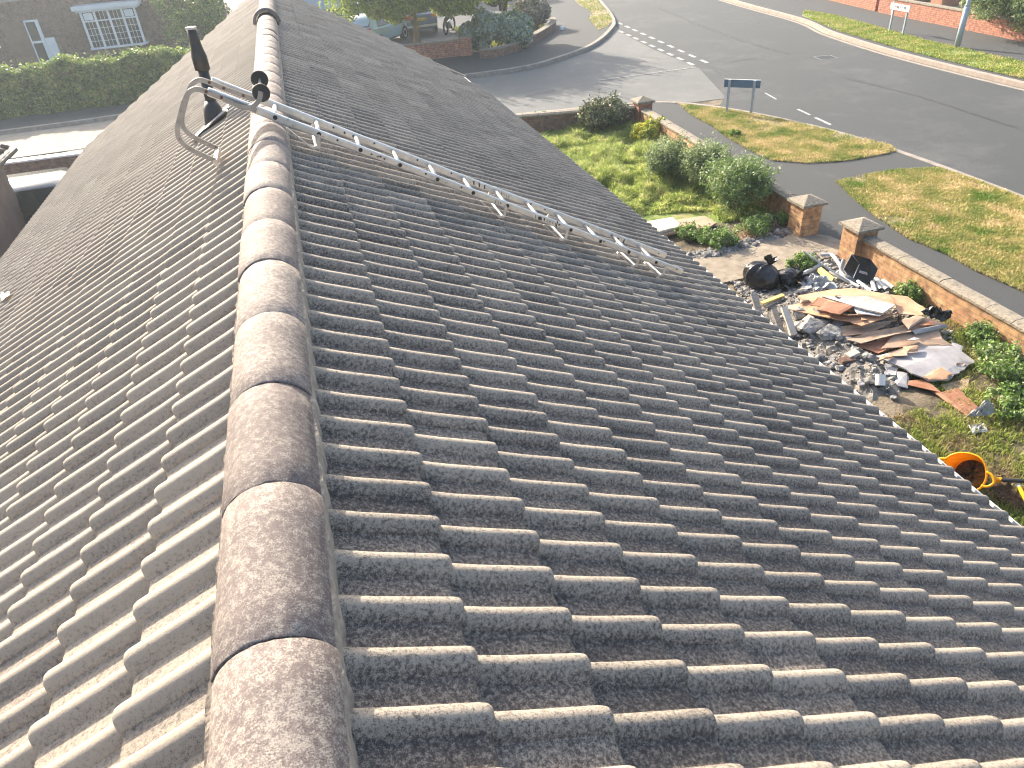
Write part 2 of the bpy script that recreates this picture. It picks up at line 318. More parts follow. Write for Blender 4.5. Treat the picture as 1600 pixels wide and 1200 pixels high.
mb = MB()                                                                  # bedding mortar under the ridge, both sides
for sd in (-1, 1):
    ys = np.arange(Y0, Y1, .02); a = []; bb = []
    for y in ys:
        w = .004*math.sin(y*31)+rng.normal(0, .002)
        a.append((sd*(.100), y, -.050)); bb.append((sd*(.131+w*.6), y, -.064+rng.normal(0, .0015))); 
    low = [(sd*(p[0]*sd+.004), p[1], -.150) for p in bb]; n = len(ys)
    mb.add(a+bb+low, [(i, i+1, n+i+1, n+i) if sd > 0 else (n+i, n+i+1, i+1, i) for i in range(n-1)]+[(n+i, n+i+1, 2*n+i+1, 2*n+i) for i in range(n-1)])
mb.build('ridge_mortar', m_mortar, house, smooth=True)
# ridge ventilator terminal far along the ridge
mb = MB(); yv = 10.9; vs = []; m = 15
for (yy, R) in ((yv, .150), (yv+.005, .19), (yv+.06, .195), (yv+.30, .185), (yv+.42, .15)):
    for i in range(m): a = -1.5+3.0*i/(m-1); vs.append((R*math.sin(a)*1.0, yy, -.115+(R+.01)*math.cos(a)+.012))
mb.add(vs, [(i*m+j+1, i*m+j, (i+1)*m+j, (i+1)*m+j+1) for i in range(4) for j in range(m-1)])
rv = mb.build('ridge_vent', m_ridge, house, smooth=True, label='raised vent terminal tile with a dark slot under its hood')
mb = MB(); vs = [(0, yv+.01, -.13)]+[(.155*math.sin(-1.5+3.0*i/14), yv+.012, -.14+.160*math.cos(-1.5+3.0*i/14)) for i in range(15)]
mb.add(vs, [(0, i, i+1) for i in range(1, 15)]); mb.build('vent_slot', m_black, rv)
# verges, gutters, walls of the bungalow
XR = math.cos(PR)*(.1647+g*NR); ZR = -math.sin(PR)*(.1647+g*NR); XL = -math.cos(PL)*(.1321+g*NL); ZLe = ZL-math.sin(PL)*(.1321+g*NL)
def gutter(x, z, sd, Y1):
    b = MB(); n = 9; vs = []; ys = np.arange(Y0, Y1+.01, (Y1-Y0)/24)
    for y in ys:
        sg = -.004*math.sin((y-Y0)*.8)
        for rr in (.060, .056):
            for i in range(n): a = math.pi*i/(n-1); vs.append((x+sd*.045-rr*math.cos(a), y, z+sg-rr*math.sin(a)))
    m = 2*n; fs = []
    for i in range(len(ys)-1):
        for j in range(n-1):
            fs += [(i*m+j, i*m+j+1, (i+1)*m+j+1, (i+1)*m+j), (i*m+n+j+1, i*m+n+j, (i+1)*m+n+j, (i+1)*m+n+j+1)]
        for e in (0, n-1): fs.append((i*m+e, (i+1)*m+e, (i+1)*m+n+e, i*m+n+e))
    for i0 in (0, (len(ys)-1)*m):                                             # stop ends
        fs.append(tuple(i0+j for j in range(n)))
    b.add(vs, fs); ox = x+sd*.105                                         # rolled outer lip
    b.tube([(ox, y, z+.002-.004*math.sin((y-Y0)*.8)) for y in ys], .006, 6)
    b.build('gutter', m_white, house)
gutter(XR-.087, ZR-.052, 1, Y1-1.44); gutter(XL+.085, ZLe-.052, -1, Y1)
mb = MB(); mb.box((XR-.09, Y0+.1, ZR-.26), (XR-.068, Y1-.1, ZR-.045)); mb.build('fascia', m_white, house)
mb = MB(); mb.box((XL+.068, Y0+.1, ZLe-.26), (XL+.09, Y1-.1, ZLe-.045)); mb.build('fascia', m_white, house)
mb = MB(); wx0, wx1 = XL+.45, XR-.45; zt0, zt1 = ZLe-.06, ZR-.06
mb.add([(wx0, Y0+.15, GZ), (wx1, Y0+.15, GZ), (wx1, Y0+.15, zt1-.02), (0, Y0+.15, -.22), (wx0, Y0+.15, zt0-.02)]+[(wx0, Y1-.15, GZ), (wx1, Y1-.15, GZ), (wx1, Y1-.15, zt1-.02), (0, Y1-.15, -.22), (wx0, Y1-.15, zt0-.02)],
       [(0,1,2,3,4), (9,8,7,6,5), (1,6,7,2), (5,0,4,9)])
mb.build('wall', m_brickB, house)
mb = MB()
for sd, X, Z, zt in ((1, XR, ZR, -.05), (-1, XL, ZLe, -.02)):                   # verge mortar and undercloak at both gables
    for yy in (Y1-.02, Y0+.02):
        mb = MB(); mb.box((0, 0, 0), (1, .10, .03), M=Matrix.Translation((0, yy-.05, 0))@Matrix(((X, 0, 0, 0), (0, 1, 0, 0), (Z-zt, 0, 1, zt-.085), (0, 0, 0, 1)))); mb.build('verge_mortar', m_mortar, house)

# ------------------------------------------------------------------ ladder, hook, pipe, litter on the roof
YN, YF = 4.27, 4.63
lz = lambda x: .138-.561*x
lad = thing('roof_ladder', (1.5, 4.4, lz(1.5)), 'long aluminium roof ladder lying down the tiles, hooked over the ridge', 'ladder')
sl_ = Vector((1, 0, -.561)).normalized()
for y in (YN, YF):
    b = MB(); b.ribbon([(-.285, y, lz(-.285)), (1.4, y, lz(1.4)), (3.14 if y == YN else 3.16, y, lz(3.14))], .052, .028)
    st = b.build('stile', m_alu, lad); md = st.modifiers.new('b', 'BEVEL'); md.width = .009; md.segments = 3
    b = MB()
    for x in [.083+.2543*k for k in range(12)]:
        if y == YN: b = MB(); b.tube([(x, y-.016, lz(x)), (x, y-.010, lz(x))], .015, 10); b.build('rung_socket', m_black, st)
    for x in (.45, .72, 1.02, 1.27, 1.9, 2.02, 2.4, 2.62, 3.08): b = MB(); b.tube([(x, y-.0155, lz(x)+.008), (x, y-.010, lz(x)+.008)], .008, 6); b.build('rivet', m_black, st)
    b = MB()                                                             # worn marks lettered on the rails
    def mark(x0, n, yy, w=.010, h=.022):
        r = random.Random(int(x0*100))
        for k in range(n):
            x = x0+k*w*1.9; hh = h*r.choice((1, .8, .55)); z = lz(x)
            b.box((-w*.22, -.0005, -hh/2), (w*.22, .0005, hh/2), M=Matrix.Translation((x, yy, z))@Matrix.Rotation(r.choice((0, .35, -.3, 0)), 4, 'Y'))
            if r.random() < .6: b.box((-w*.4, -.0005, -.0015), (w*.5, .0005, .0015), M=Matrix.Translation((x, yy, z+hh*r.choice((-.45, 0, .45)))))
    if y == YF: mark(1.44, 3, y-.0138, .022, .04); mark(1.66, 4, y-.0138); mark(2.68, 2, y-.0138, .03, .035); mark(.52, 2, y-.0138, .03, .02)
    else: mark(1.83, 8, y-.0138, .012, .026); mark(1.52, 3, y-.0138, .01, .03); mark(.66, 3, y-.0138, .022, .012); mark(2.0, 1, y-.0138, .02, .06)
    b.build('lettering', m_ink, st)
for k in range(12):
    x = .083+.2543*k; b = MB(); b.tube([(x, YN+.012, lz(x)), (x, YF-.012, lz(x))], .0145, 12); b.build('rung', m_alu, lad, smooth=True)
for x in (.30, 1.56, 2.05, 2.68, 2.93):                                   # folding rubber-footed bearers
    b = MB()
    b.ribbon([(x-.16, YN-.02, lz(x-.16)-.040), (x-.03, YN-.02, lz(x)-.100)], .006, .014, side=(0, 1, 0))
    b.ribbon([(x-.03, YN-.02, lz(x)-.100), (x+.02, YN-.02, lz(x)-.105), (x+.035, YN-.022, lz(x)-.02)], .02, .006, side=(0, 1, 0))
    b.ribbon([(x-.03, YF+.02, lz(x)-.100), (x+.035, YF+.022, lz(x)-.02)], .02, .006, side=(0, 1, 0))
    b.tube([(x-.0, YN-.02, lz(x)-.100), (x-.0, YF+.02, lz(x)-.100)], .011, 8)
    b.build('bearer', m_alu, lad)
def smoothpath(P, n=6):
    P = [Vector(p) for p in P]; out = []
    for i in range(len(P)-1):
        p0, p1, p2, p3 = P[max(i-1, 0)], P[i], P[i+1], P[min(i+2, len(P)-1)]
        for k in range(n):
            t = k/n; out.append(.5*((2*p1)+(-p0+p2)*t+(2*p0-5*p1+4*p2-p3)*t*t+(-p0+3*p1-3*p2+p3)*t**3))
    return out+[P[-1]]
hookxz = [(-.02, .150), (-.101, .195), (-.216, .257), (-.285, .297), (-.342, .322), (-.395, .305), (-.440, .25), (-.480, .185), (-.525, .10), (-.532, .04), (-.497, -.02), (-.415, -.085), (-.357, -.125)]
for y in (YN, YF):
    off = -.018 if y == YN else -.075
    b = MB(); b.ribbon(smoothpath([(x, y+off, z) for x, z in hookxz], 5), .031, .009); hk = b.build('ridge_hook', m_galv, lad)
    b = MB()
    for x in (-.29, -.21, -.10): b = MB(); b.tube([(x, y+off-.012, lz(x)), (x, y+off-.004, lz(x))], .010, 8); b.build('bolt', m_rust, hk)
b = MB(); b.box((-.372, YN-.03, -.155), (-.345, YF-.06, -.120)); b.build('hook_pad', m_slab, lad, label='pale worn rubber bar at the end of the hook')
b = MB(); b.ribbon(smoothpath([(-.20, YN-.030, .245), (-.10, YN-.030, .186), (-.040, YN-.030, .180), (.010, YN-.030, .212), (.035, YN-.028, .262)], 5), .030, .008); b.build('wheel_arm', m_galv, lad)
for yy, wz in ((YN-.012, .0), (YN+.195, .045)):
    w = MB(); n = 20; vs = []
    for (dy, R) in ((0, .012), (0, .050), (.004, .056), (.014, .056), (.018, .050), (.018, .012)):
        vs += [(.034+R*math.cos(2*math.pi*k/n), yy+dy, .250+wz+R*math.sin(2*math.pi*k/n)) for k in range(n)]
    w.add(vs, [(i*n+k, i*n+(k+1) % n, (i+1)*n+(k+1) % n, (i+1)*n+k) for i in range(5) for k in range(n)]+[tuple(range(n))[::-1], tuple(5*n+k for k in range(n))])
    w.build('wheel', m_rubber, lad, label='small black rubber wheel')
b = MB(); b.tube([(.034, YN-.04, .246), (.034, YN+.225, .302)], .009, 8); b.build('axle', m_galv, lad)

# black soil vent pipe through the left slope
px_, py_ = -.52, 6.35; zr = ZL-math.tan(PL)*.52-.03
vp = thing('vent_pipe', (px_, py_, zr), 'black plastic soil vent pipe with a cowl rising through the left slope', 'vent pipe')
b = MB(); n = 16
b.tube([(px_, py_, zr-.1), (px_+.012, py_, zr+.50)], .047, n); b.build('pipe', m_black, vp, smooth=True)
b = MB(); b.tube([(px_+.010, py_, zr+.42), (px_+.011, py_, zr+.425), (px_+.012, py_, zr+.53), (px_+.012, py_, zr+.60), (px_+.013, py_, zr+.69), (px_+.013, py_, zr+.74)], [.052,.064,.064,.050,.040,.040], n); b.build('cowl', m_black, vp, smooth=True)
b = MB(); b.tube([(px_+.013, py_, zr+.745), (px_+.013, py_, zr+.762)], .044, n); b.build('cap', m_lead, vp, label='pale rim on top of the cowl')
b = MB(); b.tube([(px_-.0, py_-.03, zr-.06), (px_, py_-.02, zr+.10), (px_+.003, py_, zr+.16)], [.105,.080,.052], n); b.build('collar', m_black, vp, smooth=True)
b = MB(); sx = -math.cos(PL); szz = -math.sin(PL)
grid = []; 
for i in range(9):
    for j in range(7):
        s = .45+.42*i/8; y = py_-.28+.40*j/6; nn = .012+float(prof(np.array([y-.219]))[0])*.8+rng.normal(0, .003)
        grid.append((sx*s-math.sin(PL)*nn, y, ZL+szz*s+math.cos(PL)*nn))
b.add(grid, [(i*7+j, i*7+j+1, (i+1)*7+j+1, (i+1)*7+j) for i in range(8) for j in range(6)]); b.build('lead_flashing', m_lead, vp, smooth=True)
# small white feather on the left slope
b = MB(); s = 3.86; y = 4.35
def onL(s, y, nn=.004): return Vector((sx*s-math.sin(PL)*nn, y, ZL+szz*s+math.cos(PL)*nn))
P0 = onL(4.05, 8.15, .012); P0 = YP(8, 459, 8.15)
def rayL(px, py, nn=.006):
    d = ray(px, py); nv = np.array([-math.sin(PL), 0, math.cos(PL)]); Q = np.array([0, 0, ZL])+nv*nn; t = ((Q-CAM)@nv)/(d@nv); return Vector(CAM+d*t)
b.sheet([rayL(0, 462, .01), rayL(3, 456, .02), rayL(8, 459, .012), rayL(14, 454, .03), rayL(15, 460, .012), rayL(7, 466, .02), rayL(3, 470, .01)], .004)
b.build('white_scrap', m_white, label='small scrap of white plastic lying on the left slope at the photo edge', cat='scrap')

# ------------------------------------------------------------------ ground, roads, pavements
def flat(name, poly, z, m, kind='structure', **t):
    b = MB(); b.add([(p[0], p[1], GZ+z) for p in poly], [tuple(range(len(poly)))]); return b.build(name, m, kind=kind, **t)
def slab(name, poly, z0, z1, m, **t):
    b = MB(); b.prism([(p[0], p[1]) for p in poly], GZ+z0, GZ+z1); return b.build(name, m, kind='structure', **t)
def strip(pts, w0, w1):                     # polygon between offsets w0 and w1 to the left of a polyline
    P = [Vector((p[0], p[1])) for p in pts]; A = []; B = []
    for i, p in enumerate(P):
        d = (P[min(i+1, len(P)-1)]-P[max(i-1, 0)]).normalized(); n = Vector((-d.y, d.x)); A.append(p+n*w0); B.append(p+n*w1)
    return A, B
def band(name, pts, w0, w1, z0, z1, m, parent=None, **t):
    A, B = strip(pts, w0, w1); n = len(A); b = MB()
    b.add([(p.x, p.y, GZ+z1) for p in A+B]+[(p.x, p.y, GZ+z0) for p in A+B],
          [(i+1, i, n+i, n+i+1) for i in range(n-1)]+[(i, i+1, 2*n+i+1, 2*n+i) for i in range(n-1)]+[(n+i+1, n+i, 3*n+i, 3*n+i+1) for i in range(n-1)]+[(0, 2*n, 3*n, n), (n-1, 2*n-1, 4*n-1, 3*n-1)])
    return b.build(name, m, parent, **t)
def curve2(P, n=8):
    return [(v.x, v.y) for v in smoothpath([(p[0], p[1], 0) for p in P], n)]
flat('ground', [(-250, -60), (260, -60), (260, 400), (-250, 400)], -.14, m_ground)
# carriageways sit 0.12 m below the pavements
far_kerb = curve2([(21.0, -12), (21.05, 5), (21.2, 14), (21.3, 19.2), (21.55, 23.3), (22.3, 28), (23.3, 31.5), (24.1, 38), (25.6, 48), (28, 62)], 6)
opp_kerb = curve2([(-40, 29.35), (-10.3, 29.35), (-6.3, 29.5), (2, 28.9), (6.3, 28.75), (8.6, 28.8), (10.3, 29.5), (12.9, 31.6), (15.2, 34.9), (16.5, 37.6), (18.2, 43.1), (21.5, 55), (24, 64)], 6)
near_kerb = curve2([(-40, 25.3), (-9.2, 25.2), (-6.5, 25.2), (-2, 23.6), (3, 22.3), (6.7, 21.9), (8.5, 21.6), (10.5, 21.2), (11.6, 20.5), (12.5, 19.1), (13.2, 17.3), (13.7, 15.4), (13.9, 13.4), (13.95, 11), (13.9, 5), (13.8, -12)], 6)
road = [p for p in near_kerb][::-1]
flat('side_road', [(-40, 24.5), (16.4, 20.5), (14.9, 25.4), (15.6, 30), (16.6, 37.3), (10, 33), (6, 30.2), (-40, 30.2)], -.128, m_asph2)
flat('main_road', [(13.0, -12), (21.8, -12), (21.8, 15), (22.3, 24), (24.2, 32), (25.2, 38.5), (29.5, 62), (23.5, 63), (18, 44.5), (16.3, 37.4), (15.5, 34.2), (14.95, 29.8), (14.75, 25.3), (13.4, 21), (12.3, 19.5), (12.6, 16)], -.122, m_asph)
flat('concrete_lane', [(-40, 25.0), (-5.6, 25.0), (-5.0, 29.6), (-40, 29.6)], -.119, m_conroad)
cbnd = curve2([(-5.6,25.0),(-4,24.2)],1)
# pavements (kerb height 0)
flat('pavement', [(p[0], p[1]) for p in near_kerb if p[0] > -8 and p[1] > -12.5][::1]+[(9.2, -12), (9.2, 18.9), (4.0, 20.2), (-8, 22.9)], .0, m_pave)
flat('far_pavement', [(p[0]+.25, p[1]) for p in far_kerb]+[(70, 62), (70, -12)], -.004, m_pave)
flat('corner_pavement', [(p[0], p[1]) for p in opp_kerb]+[(24, 90), (-40, 90)], -.002, m_pave)
band('kerb', near_kerb, -.13, .02, -.14, .012, m_kerb, kind='structure')
band('kerb', opp_kerb, -.02, .16, -.14, .016, m_kerb, kind='structure')
band('kerb', far_kerb, -.20, .02, -.14, .012, m_kerb2, kind='structure')
band('channel', far_kerb, .10, .24, -.13, -.112, m_kerb, kind='structure')
# verges
V1 = [G(*p) for p in ((1057,160),(1085,182),(1115,198),(1140,216),(1170,234),(1205,250),(1262,255),(1315,252),(1352,246),(1382,240),(1395,236),(1388,228))]+[Vector((13.65,15.2,0)),Vector((13.0,17.3,0)),Vector((12.3,19.0,0)),Vector((11.7,20.0,0))]
V2 = [G(*p) for p in ((1310,285),(1345,318),(1375,342),(1420,372),(1475,395),(1520,420),(1600,455))]+[Vector((10.75,-12,0)),Vector((13.7,-12,0)),Vector((13.75,9,0))]+[G(*p) for p in ((1520,282),(1468,265),(1400,268),(1350,276))]
VF = [Vector((x, y, 0)) for x, y in ((21.7,-12),(21.7,15),(21.75,19),(22.05,23.4),(22.7,27.9),(23.9,32.3),(24.9,33.6),(25.0,31.5),(24.3,27),(23.75,24),(23.55,20),(23.4,12),(23.3,-12))]
VC = [G(*p) for p in ((893,-6),(905,8),(925,18),(920,30),(935,47),(948,42),(957,33),(952,22),(938,8),(930,-6))]
flat('grass_verge', V1, .010, m_verge); flat('grass_verge', V2, .010, m_verge); flat('far_grass_verge', VF, .008, m_lawn); flat('corner_grass_verge', VC, .008, m_verge)
flat('far_lawn', [(27.4, -12), (27.4, 28), (28.3, 33), (30, 60), (70, 60), (70, -12)], .012, m_verge)
# garden surfaces
flat('garden_soil', [(3.0, -6), (9.2, -6), (9.2, 19), (3.0, 19.9)], -.012+.02, m_ground); flat('lawn_soil', [(3.2, 11.4), (9.1, 11.4), (9.3, 18.7), (3.2, 19.8)], .012, m_lawn)
P1 = [G(*p) for p in ((1085,398),(1150,384),(1240,364),(1295,372),(1325,384),(1306,402),(1240,420),(1148,441),(1098,452),(1060,425))]
slab('garden_path', P1, -.05, .045, m_conc_path)
# road markings
def mark_line(name, a, b, w, z=-.1175, n=1, duty=.6):
    a = Vector((a[0], a[1], 0)); b = Vector((b[0], b[1], 0)); d = (b-a); L_ = d.length; d.normalize(); nn = Vector((-d.y, d.x, 0)); m = MB()
    for i in range(n):
        s0 = L_*i/n; s1 = s0+L_/n*(duty if n > 1 else 1); p = a+d*s0; q = a+d*s1
        vs = [p+nn*w/2, p-nn*w/2, q-nn*w/2, q+nn*w/2]; m.add([(v.x, v.y, GZ+z) for v in vs], [(0, 1, 2, 3)])
    return m
m = mark_line('x', G(966,31.5), G(1115,97), .15, n=10, duty=.52); m2 = mark_line('x', G(968,44), G(1092,100), .15, n=9, duty=.54)
m.add(m2.v, m2.f); tag(m.build('give_way_marking', m_paint), kind='structure')
m = mark_line('x', G(1088,99.5), G(935,120), .07); tag(m.build('centre_line', m_paint), kind='structure')
m = mark_line('x', G(1153,119), G(1172,125), .07); m.add(*(lambda k: (k.v, k.f))(mark_line('x', G(1196,139), G(1214,149), .06))); m.add(*(lambda k: (k.v, k.f))(mark_line('x', G(1247,164), G(1267,173), .08))); m.add(*(lambda k: (k.v, k.f))(mark_line('x', G(1275,177), G(1299,188), .10)))
tag(m.build('edge_dashes', m_paint), kind='structure')
m = mark_line('x', (-40, 25.12), (-6.3, 25.12), .16, z=-.11); tag(m.build('edge_line', m_white), kind='structure')
def crack(name, pts, w, seed):
    r = np.random.default_rng(seed); P = []
    for a, b_ in zip(pts[:-1], pts[1:]):
        a, b_ = G(*a), G(*b_); m_ = max(2, int((b_-a).length/.25)); P += [a.lerp(b_, q/m_)+Vector((r.normal(0, .025), r.normal(0, .025), 0)) for q in range(m_)]
    A, B_ = strip([(p.x, p.y) for p in P], -w/2, w/2); n = len(A); mb = MB(); ws = r.uniform(.3, 1.5, n); C_ = [(A[i]+B_[i])/2 for i in range(n)]
    mb.add([(C_[i].x+(A[i].x-C_[i].x)*ws[i], C_[i].y+(A[i].y-C_[i].y)*ws[i], GZ-.1165) for i in range(n)]+[(C_[i].x+(B_[i].x-C_[i].x)*ws[i], C_[i].y+(B_[i].y-C_[i].y)*ws[i], GZ-.1165) for i in range(n)], [(i+1, i, n+i, n+i+1) for i in range(n-1)])
    mb.build(name, m_tar, kind='structure')
m_tar = mat('tar', [(.018,.018,.018),(.05,.05,.05)], 12, .6)
crack('road_seam', [(1015,2), (1100,38), (1170,62), (1235,80)], .09, 1); crack('road_seam', [(1330,118), (1440,145), (1600,195)], .06, 2)
crack('road_crack', [(1112,99), (1150,128), (1195,150)], .05, 3); crack('road_crack', [(1140,92), (1180,86), (1200,87)], .045, 4); crack('road_crack', [(800,150), (880,132), (960,122)], .03, 5)
# manhole
c = G(1290, 90, -.12); mh = thing('manhole_cover', c, 'square iron manhole cover set in the main road', 'manhole cover')
m = MB(); m.prism([(c.x+.42*math.cos(a), c.y+.42*math.sin(a)) for a in (.6, 2.17, 3.74, 5.31)], GZ-.13, GZ-.117); m.build('plate', m_rubber, mh)
m = MB(); q = [(c.x+.46*math.cos(a), c.y+.46*math.sin(a)) for a in (.6, 2.17, 3.74, 5.31)]
for i in range(4):
    k = mark_line('x', q[i], q[(i+1) % 4], .05, z=-.112); m.add(k.v, k.f)
m.build('frame', m_galv, mh)

# ------------------------------------------------------------------ garden walls and piers
def wall(name, a, b, h, t, m, cope, label, group=None, base=0.0, half_round=True, seg=.45):
    a = Vector((a[0], a[1], 0)); b = Vector((b[0], b[1], 0)); d = (b-a); L_ = d.length; d.normalize(); nn = Vector((-d.y, d.x, 0))
    th = thing(name, ((a.x+b.x)/2, (a.y+b.y)/2, GZ+base), label, 'wall', group)
    mb = MB(); M = Matrix(((d.x, nn.x, 0, a.x), (d.y, nn.y, 0, a.y), (0, 0, 1, GZ+base), (0, 0, 0, 1)))
    mb.box((0, -t/2, -.15), (L_, t/2, h), M=M); mb.build('brickwork', m, th)
    mb = MB(); k = max(1, round(L_/seg)); r = random.Random(int(L_*97))
    for i in range(k):
        x0 = L_*i/k+.004; x1 = L_*(i+1)/k-.004; w = t/2+.035; dz = r.uniform(-.004, .004); pr = [(-w, 0), (w, 0), (w, .035), (w*.5, .07), (-w*.5, .07), (-w, .035)] if half_round else [(-w, 0), (w, 0), (w, .05), (-w, .05)]
        vs = [M@Vector((x, y, h+.004+z+dz)) for x in (x0, x1) for y, z in pr]; n = len(pr)
        mb.add(vs, [tuple(range(n))[::-1], tuple(range(n, 2*n))]+[(j, (j+1) % n, n+(j+1) % n, n+j) for j in range(n)])
    mb.build('coping', cope, th); return th
def pier(c, w, h, m, label, capm=None, rot=0., group=None, name='gate_pier', over=.06, rise=.11):
    th = thing(name, (c[0], c[1], GZ), label, 'pier', group); M = Matrix.Translation((c[0], c[1], GZ))@Matrix.Rotation(rot, 4, 'Z')
    mb = MB(); mb.box((-w/2, -w/2, -.15), (w/2, w/2, h), M=M); mb.build('brickwork', m, th)
    w2 = w/2+over; mb = MB(); vs = [M@Vector(p) for p in ((-w2,-w2,h+.003),(w2,-w2,h+.003),(w2,w2,h+.003),(-w2,w2,h+.003),(-w2,-w2,h+.05),(w2,-w2,h+.05),(w2,w2,h+.05),(-w2,w2,h+.05),(0,0,h+.05+rise))]
    mb.add(vs, [(3,2,1,0),(0,1,5,4),(1,2,6,5),(2,3,7,6),(3,0,4,7),(4,5,8),(5,6,8),(6,7,8),(7,4,8)]); mb.build('cap', capm or m_cope, th); return th
PN = (8.95, 10.28); PS = (9.08, 8.92); PC = (9.45, 18.75)
pier(PN, .40, .62, m_brickY, 'buff brick gate pier at the end of the wall beside the bushes', group='front gate piers')
pier(PS, .40, .62, m_brickY, 'buff brick gate pier standing beside the rubbish heap', group='front gate piers')
pier(PC, .42, .66, m_brickR, 'red brick corner pier behind the dark round bush', name='corner_pier')
wall('garden_wall', (9.42, 18.54), (9.05, 10.50), .46, .2, m_brickY, m_cope, 'low buff brick garden wall behind the green shrubs, between corner pier and gate pier', 'front garden walls')
wall('garden_wall', (9.10, 8.70), (8.9, -6), .46, .2, m_brickY, m_cope, 'low buff brick garden wall running beside the rubbish heap', 'front garden walls')
wall('garden_wall', (3.0, 20.3), (9.24, 18.83), .50, .2, m_brickB, m_cope, 'low brown brick side wall along the side road behind the dark bush', 'side road walls')
wall('garden_wall', (-14, 21.9), (-2.2, 21.7), .62, .2, m_brickB, m_white, 'brown boundary wall behind the white car, lit along its top', 'side road walls', half_round=False)  # white coping colour paints in the sunlight along the wall top
# opposite corner property
wall('corner_garden_wall', (2.2, 33.3), (7.3, 32.9), .62, .22, m_brickR, m_cope, 'red brick wall in shade under the weeping tree', half_round=False)
pier((7.5, 32.9), .46, .72, m_brickR, 'low orange brick pier at the end of the shaded wall under the tree', name='wall_pier', over=.02, rise=.02)
band_pts = curve2([(7.9, 31.9), (8.6, 31.7), (9.8, 32.6), (11.4, 34.6), (12.9, 36.9), (13.3, 38.3)], 4)
lw = thing('dwarf_wall', (10, 33, GZ), 'dark curved dwarf wall around the corner bed of shrubs', 'wall')
band('brickwork', band_pts, -.12, .12, -.1, .30, m_brickB, lw); band('coping', band_pts, -.15, .15, .304, .35, m_cope, lw)
# far side of the main road
wall('roadside_wall', (29.0, 42), (27.2, 31.2), .62, .22, m_brickR, m_cope, 'orange brick wall across the main road, left stretch behind the white sign', 'walls across the main road', half_round=False)
wall('roadside_wall', (27.1, 30.9), (25.2, 10), .62, .22, m_brickR, m_cope, 'orange brick wall across the main road, right stretch under the big hedge bush', 'walls across the main road', half_round=False)
pier((27.45, 30.6), .44, .95, m_brickR, 'small brick pier rising above the wall across the road', name='wall_pier', over=.02, rise=.015, rot=.12)

# ------------------------------------------------------------------ foliage
def leaves(P, Nn, size, asp=.5, seed=1, jit=.9):
    """one diamond leaf (4 verts) at every P, facing roughly along Nn"""
    r = np.random.default_rng(seed); n = len(P)
    a = Nn+r.normal(0, jit, (n, 3)); a /= np.linalg.norm(a, axis=1)[:, None]+1e-9
    t = np.cross(a, r.normal(0, 1, (n, 3))); t /= np.linalg.norm(t, axis=1)[:, None]+1e-9; b = np.cross(a, t)
    s = (size*r.uniform(.6, 1.3, n))[:, None]
    V = np.stack([P-t*s, P+b*s*asp+a*s*.15, P+t*s, P-b*s*asp+a*s*.15], 1).reshape(-1, 3)
    F = np.arange(4*n).reshape(-1, 4); return V, F
def shrub(name, c, rad, n, size, m, label, cat='shrub', group=None, lumps=14, seed=1, stems=6, asp=.5, sprays=0, gap=.55, mix=None):
    r = np.random.default_rng(seed); c = np.array([c[0], c[1], GZ+(c[2] if len(c) > 2 else 0)]); rad = np.array(rad, float)
    th = thing(name, tuple(c), label, cat, group)
    L_ = r.normal(0, 1, (lumps, 3)); L_ /= np.linalg.norm(L_, axis=1)[:, None]; L_[:, 2] = np.abs(L_[:, 2])*.9
    cen = np.array([0, 0, rad[2]*.45])+L_*rad*np.array([.62, .62, .52])*r.uniform(.45, 1.2, (lumps, 1))
    lr = r.uniform(.17, .42, lumps)*min(rad[0], rad[1], rad[2]*.8)*1.15
    w = lr**2; idx = r.choice(lumps, n, p=w/w.sum()); d = r.normal(0, 1, (n, 3)); d /= np.linalg.norm(d, axis=1)[:, None]
    P = cen[idx]+d*(lr[idx]*np.where(r.random(n) < .8, r.uniform(.82, 1.08, n), r.uniform(.3, .9, n)))[:, None]
    if sprays:
        k = sprays; base = cen[r.integers(0, lumps, k)]; dd = r.normal(0, .5, (k, 3)); dd[:, 2] = np.abs(dd[:, 2])+.7; dd /= np.linalg.norm(dd, axis=1)[:, None]
        t = r.random((k, 16)); ln = r.uniform(.5, 1.0, k)*rad[2]*.62
        S = base[:, None]+dd[:, None]*(t*ln[:, None])[..., None]+r.normal(0, size*.9, (k, 16, 3)); P = np.concatenate([P, S.reshape(-1, 3)]); d = np.concatenate([d, np.tile([0, 0, 1.], (k*16, 1))])
    keep = P[:, 2] > .01; P = P[keep]; d = d[keep]
    # knock gaps through the crown
    gz = np.sin(P[:, 0]*9/rad[0]+seed)*np.sin(P[:, 1]*8/rad[1]+2*seed)*np.sin(P[:, 2]*8/rad[2]+seed*3); keep = (gz < gap) | (r.random(len(P)) < .3); P = P[keep]; d = d[keep]
    V, F = leaves(P+c, d, size, asp, seed); mi = None; mm = [m]
    if mix: mm = [m, mix[0]]; mi = (r.random(len(F)) < mix[1]).astype(int)
    fast_mesh('foliage', V, F, mm, th, attr=np.repeat(np.clip(r.normal(.5, .25, len(F)), 0, 1), 4), mi=mi)
    b = MB()
    for i in range(stems):
        e = cen[i % lumps]*.9; b.tube([c+np.array([r.normal(0, .05), r.normal(0, .05), -.03]), c+e*.5+r.normal(0, .03, 3), c+e], [.02*rad[2]+.008, .012*rad[2]+.005, .004], 5)
    b.build('stem', m_stem, th); return th
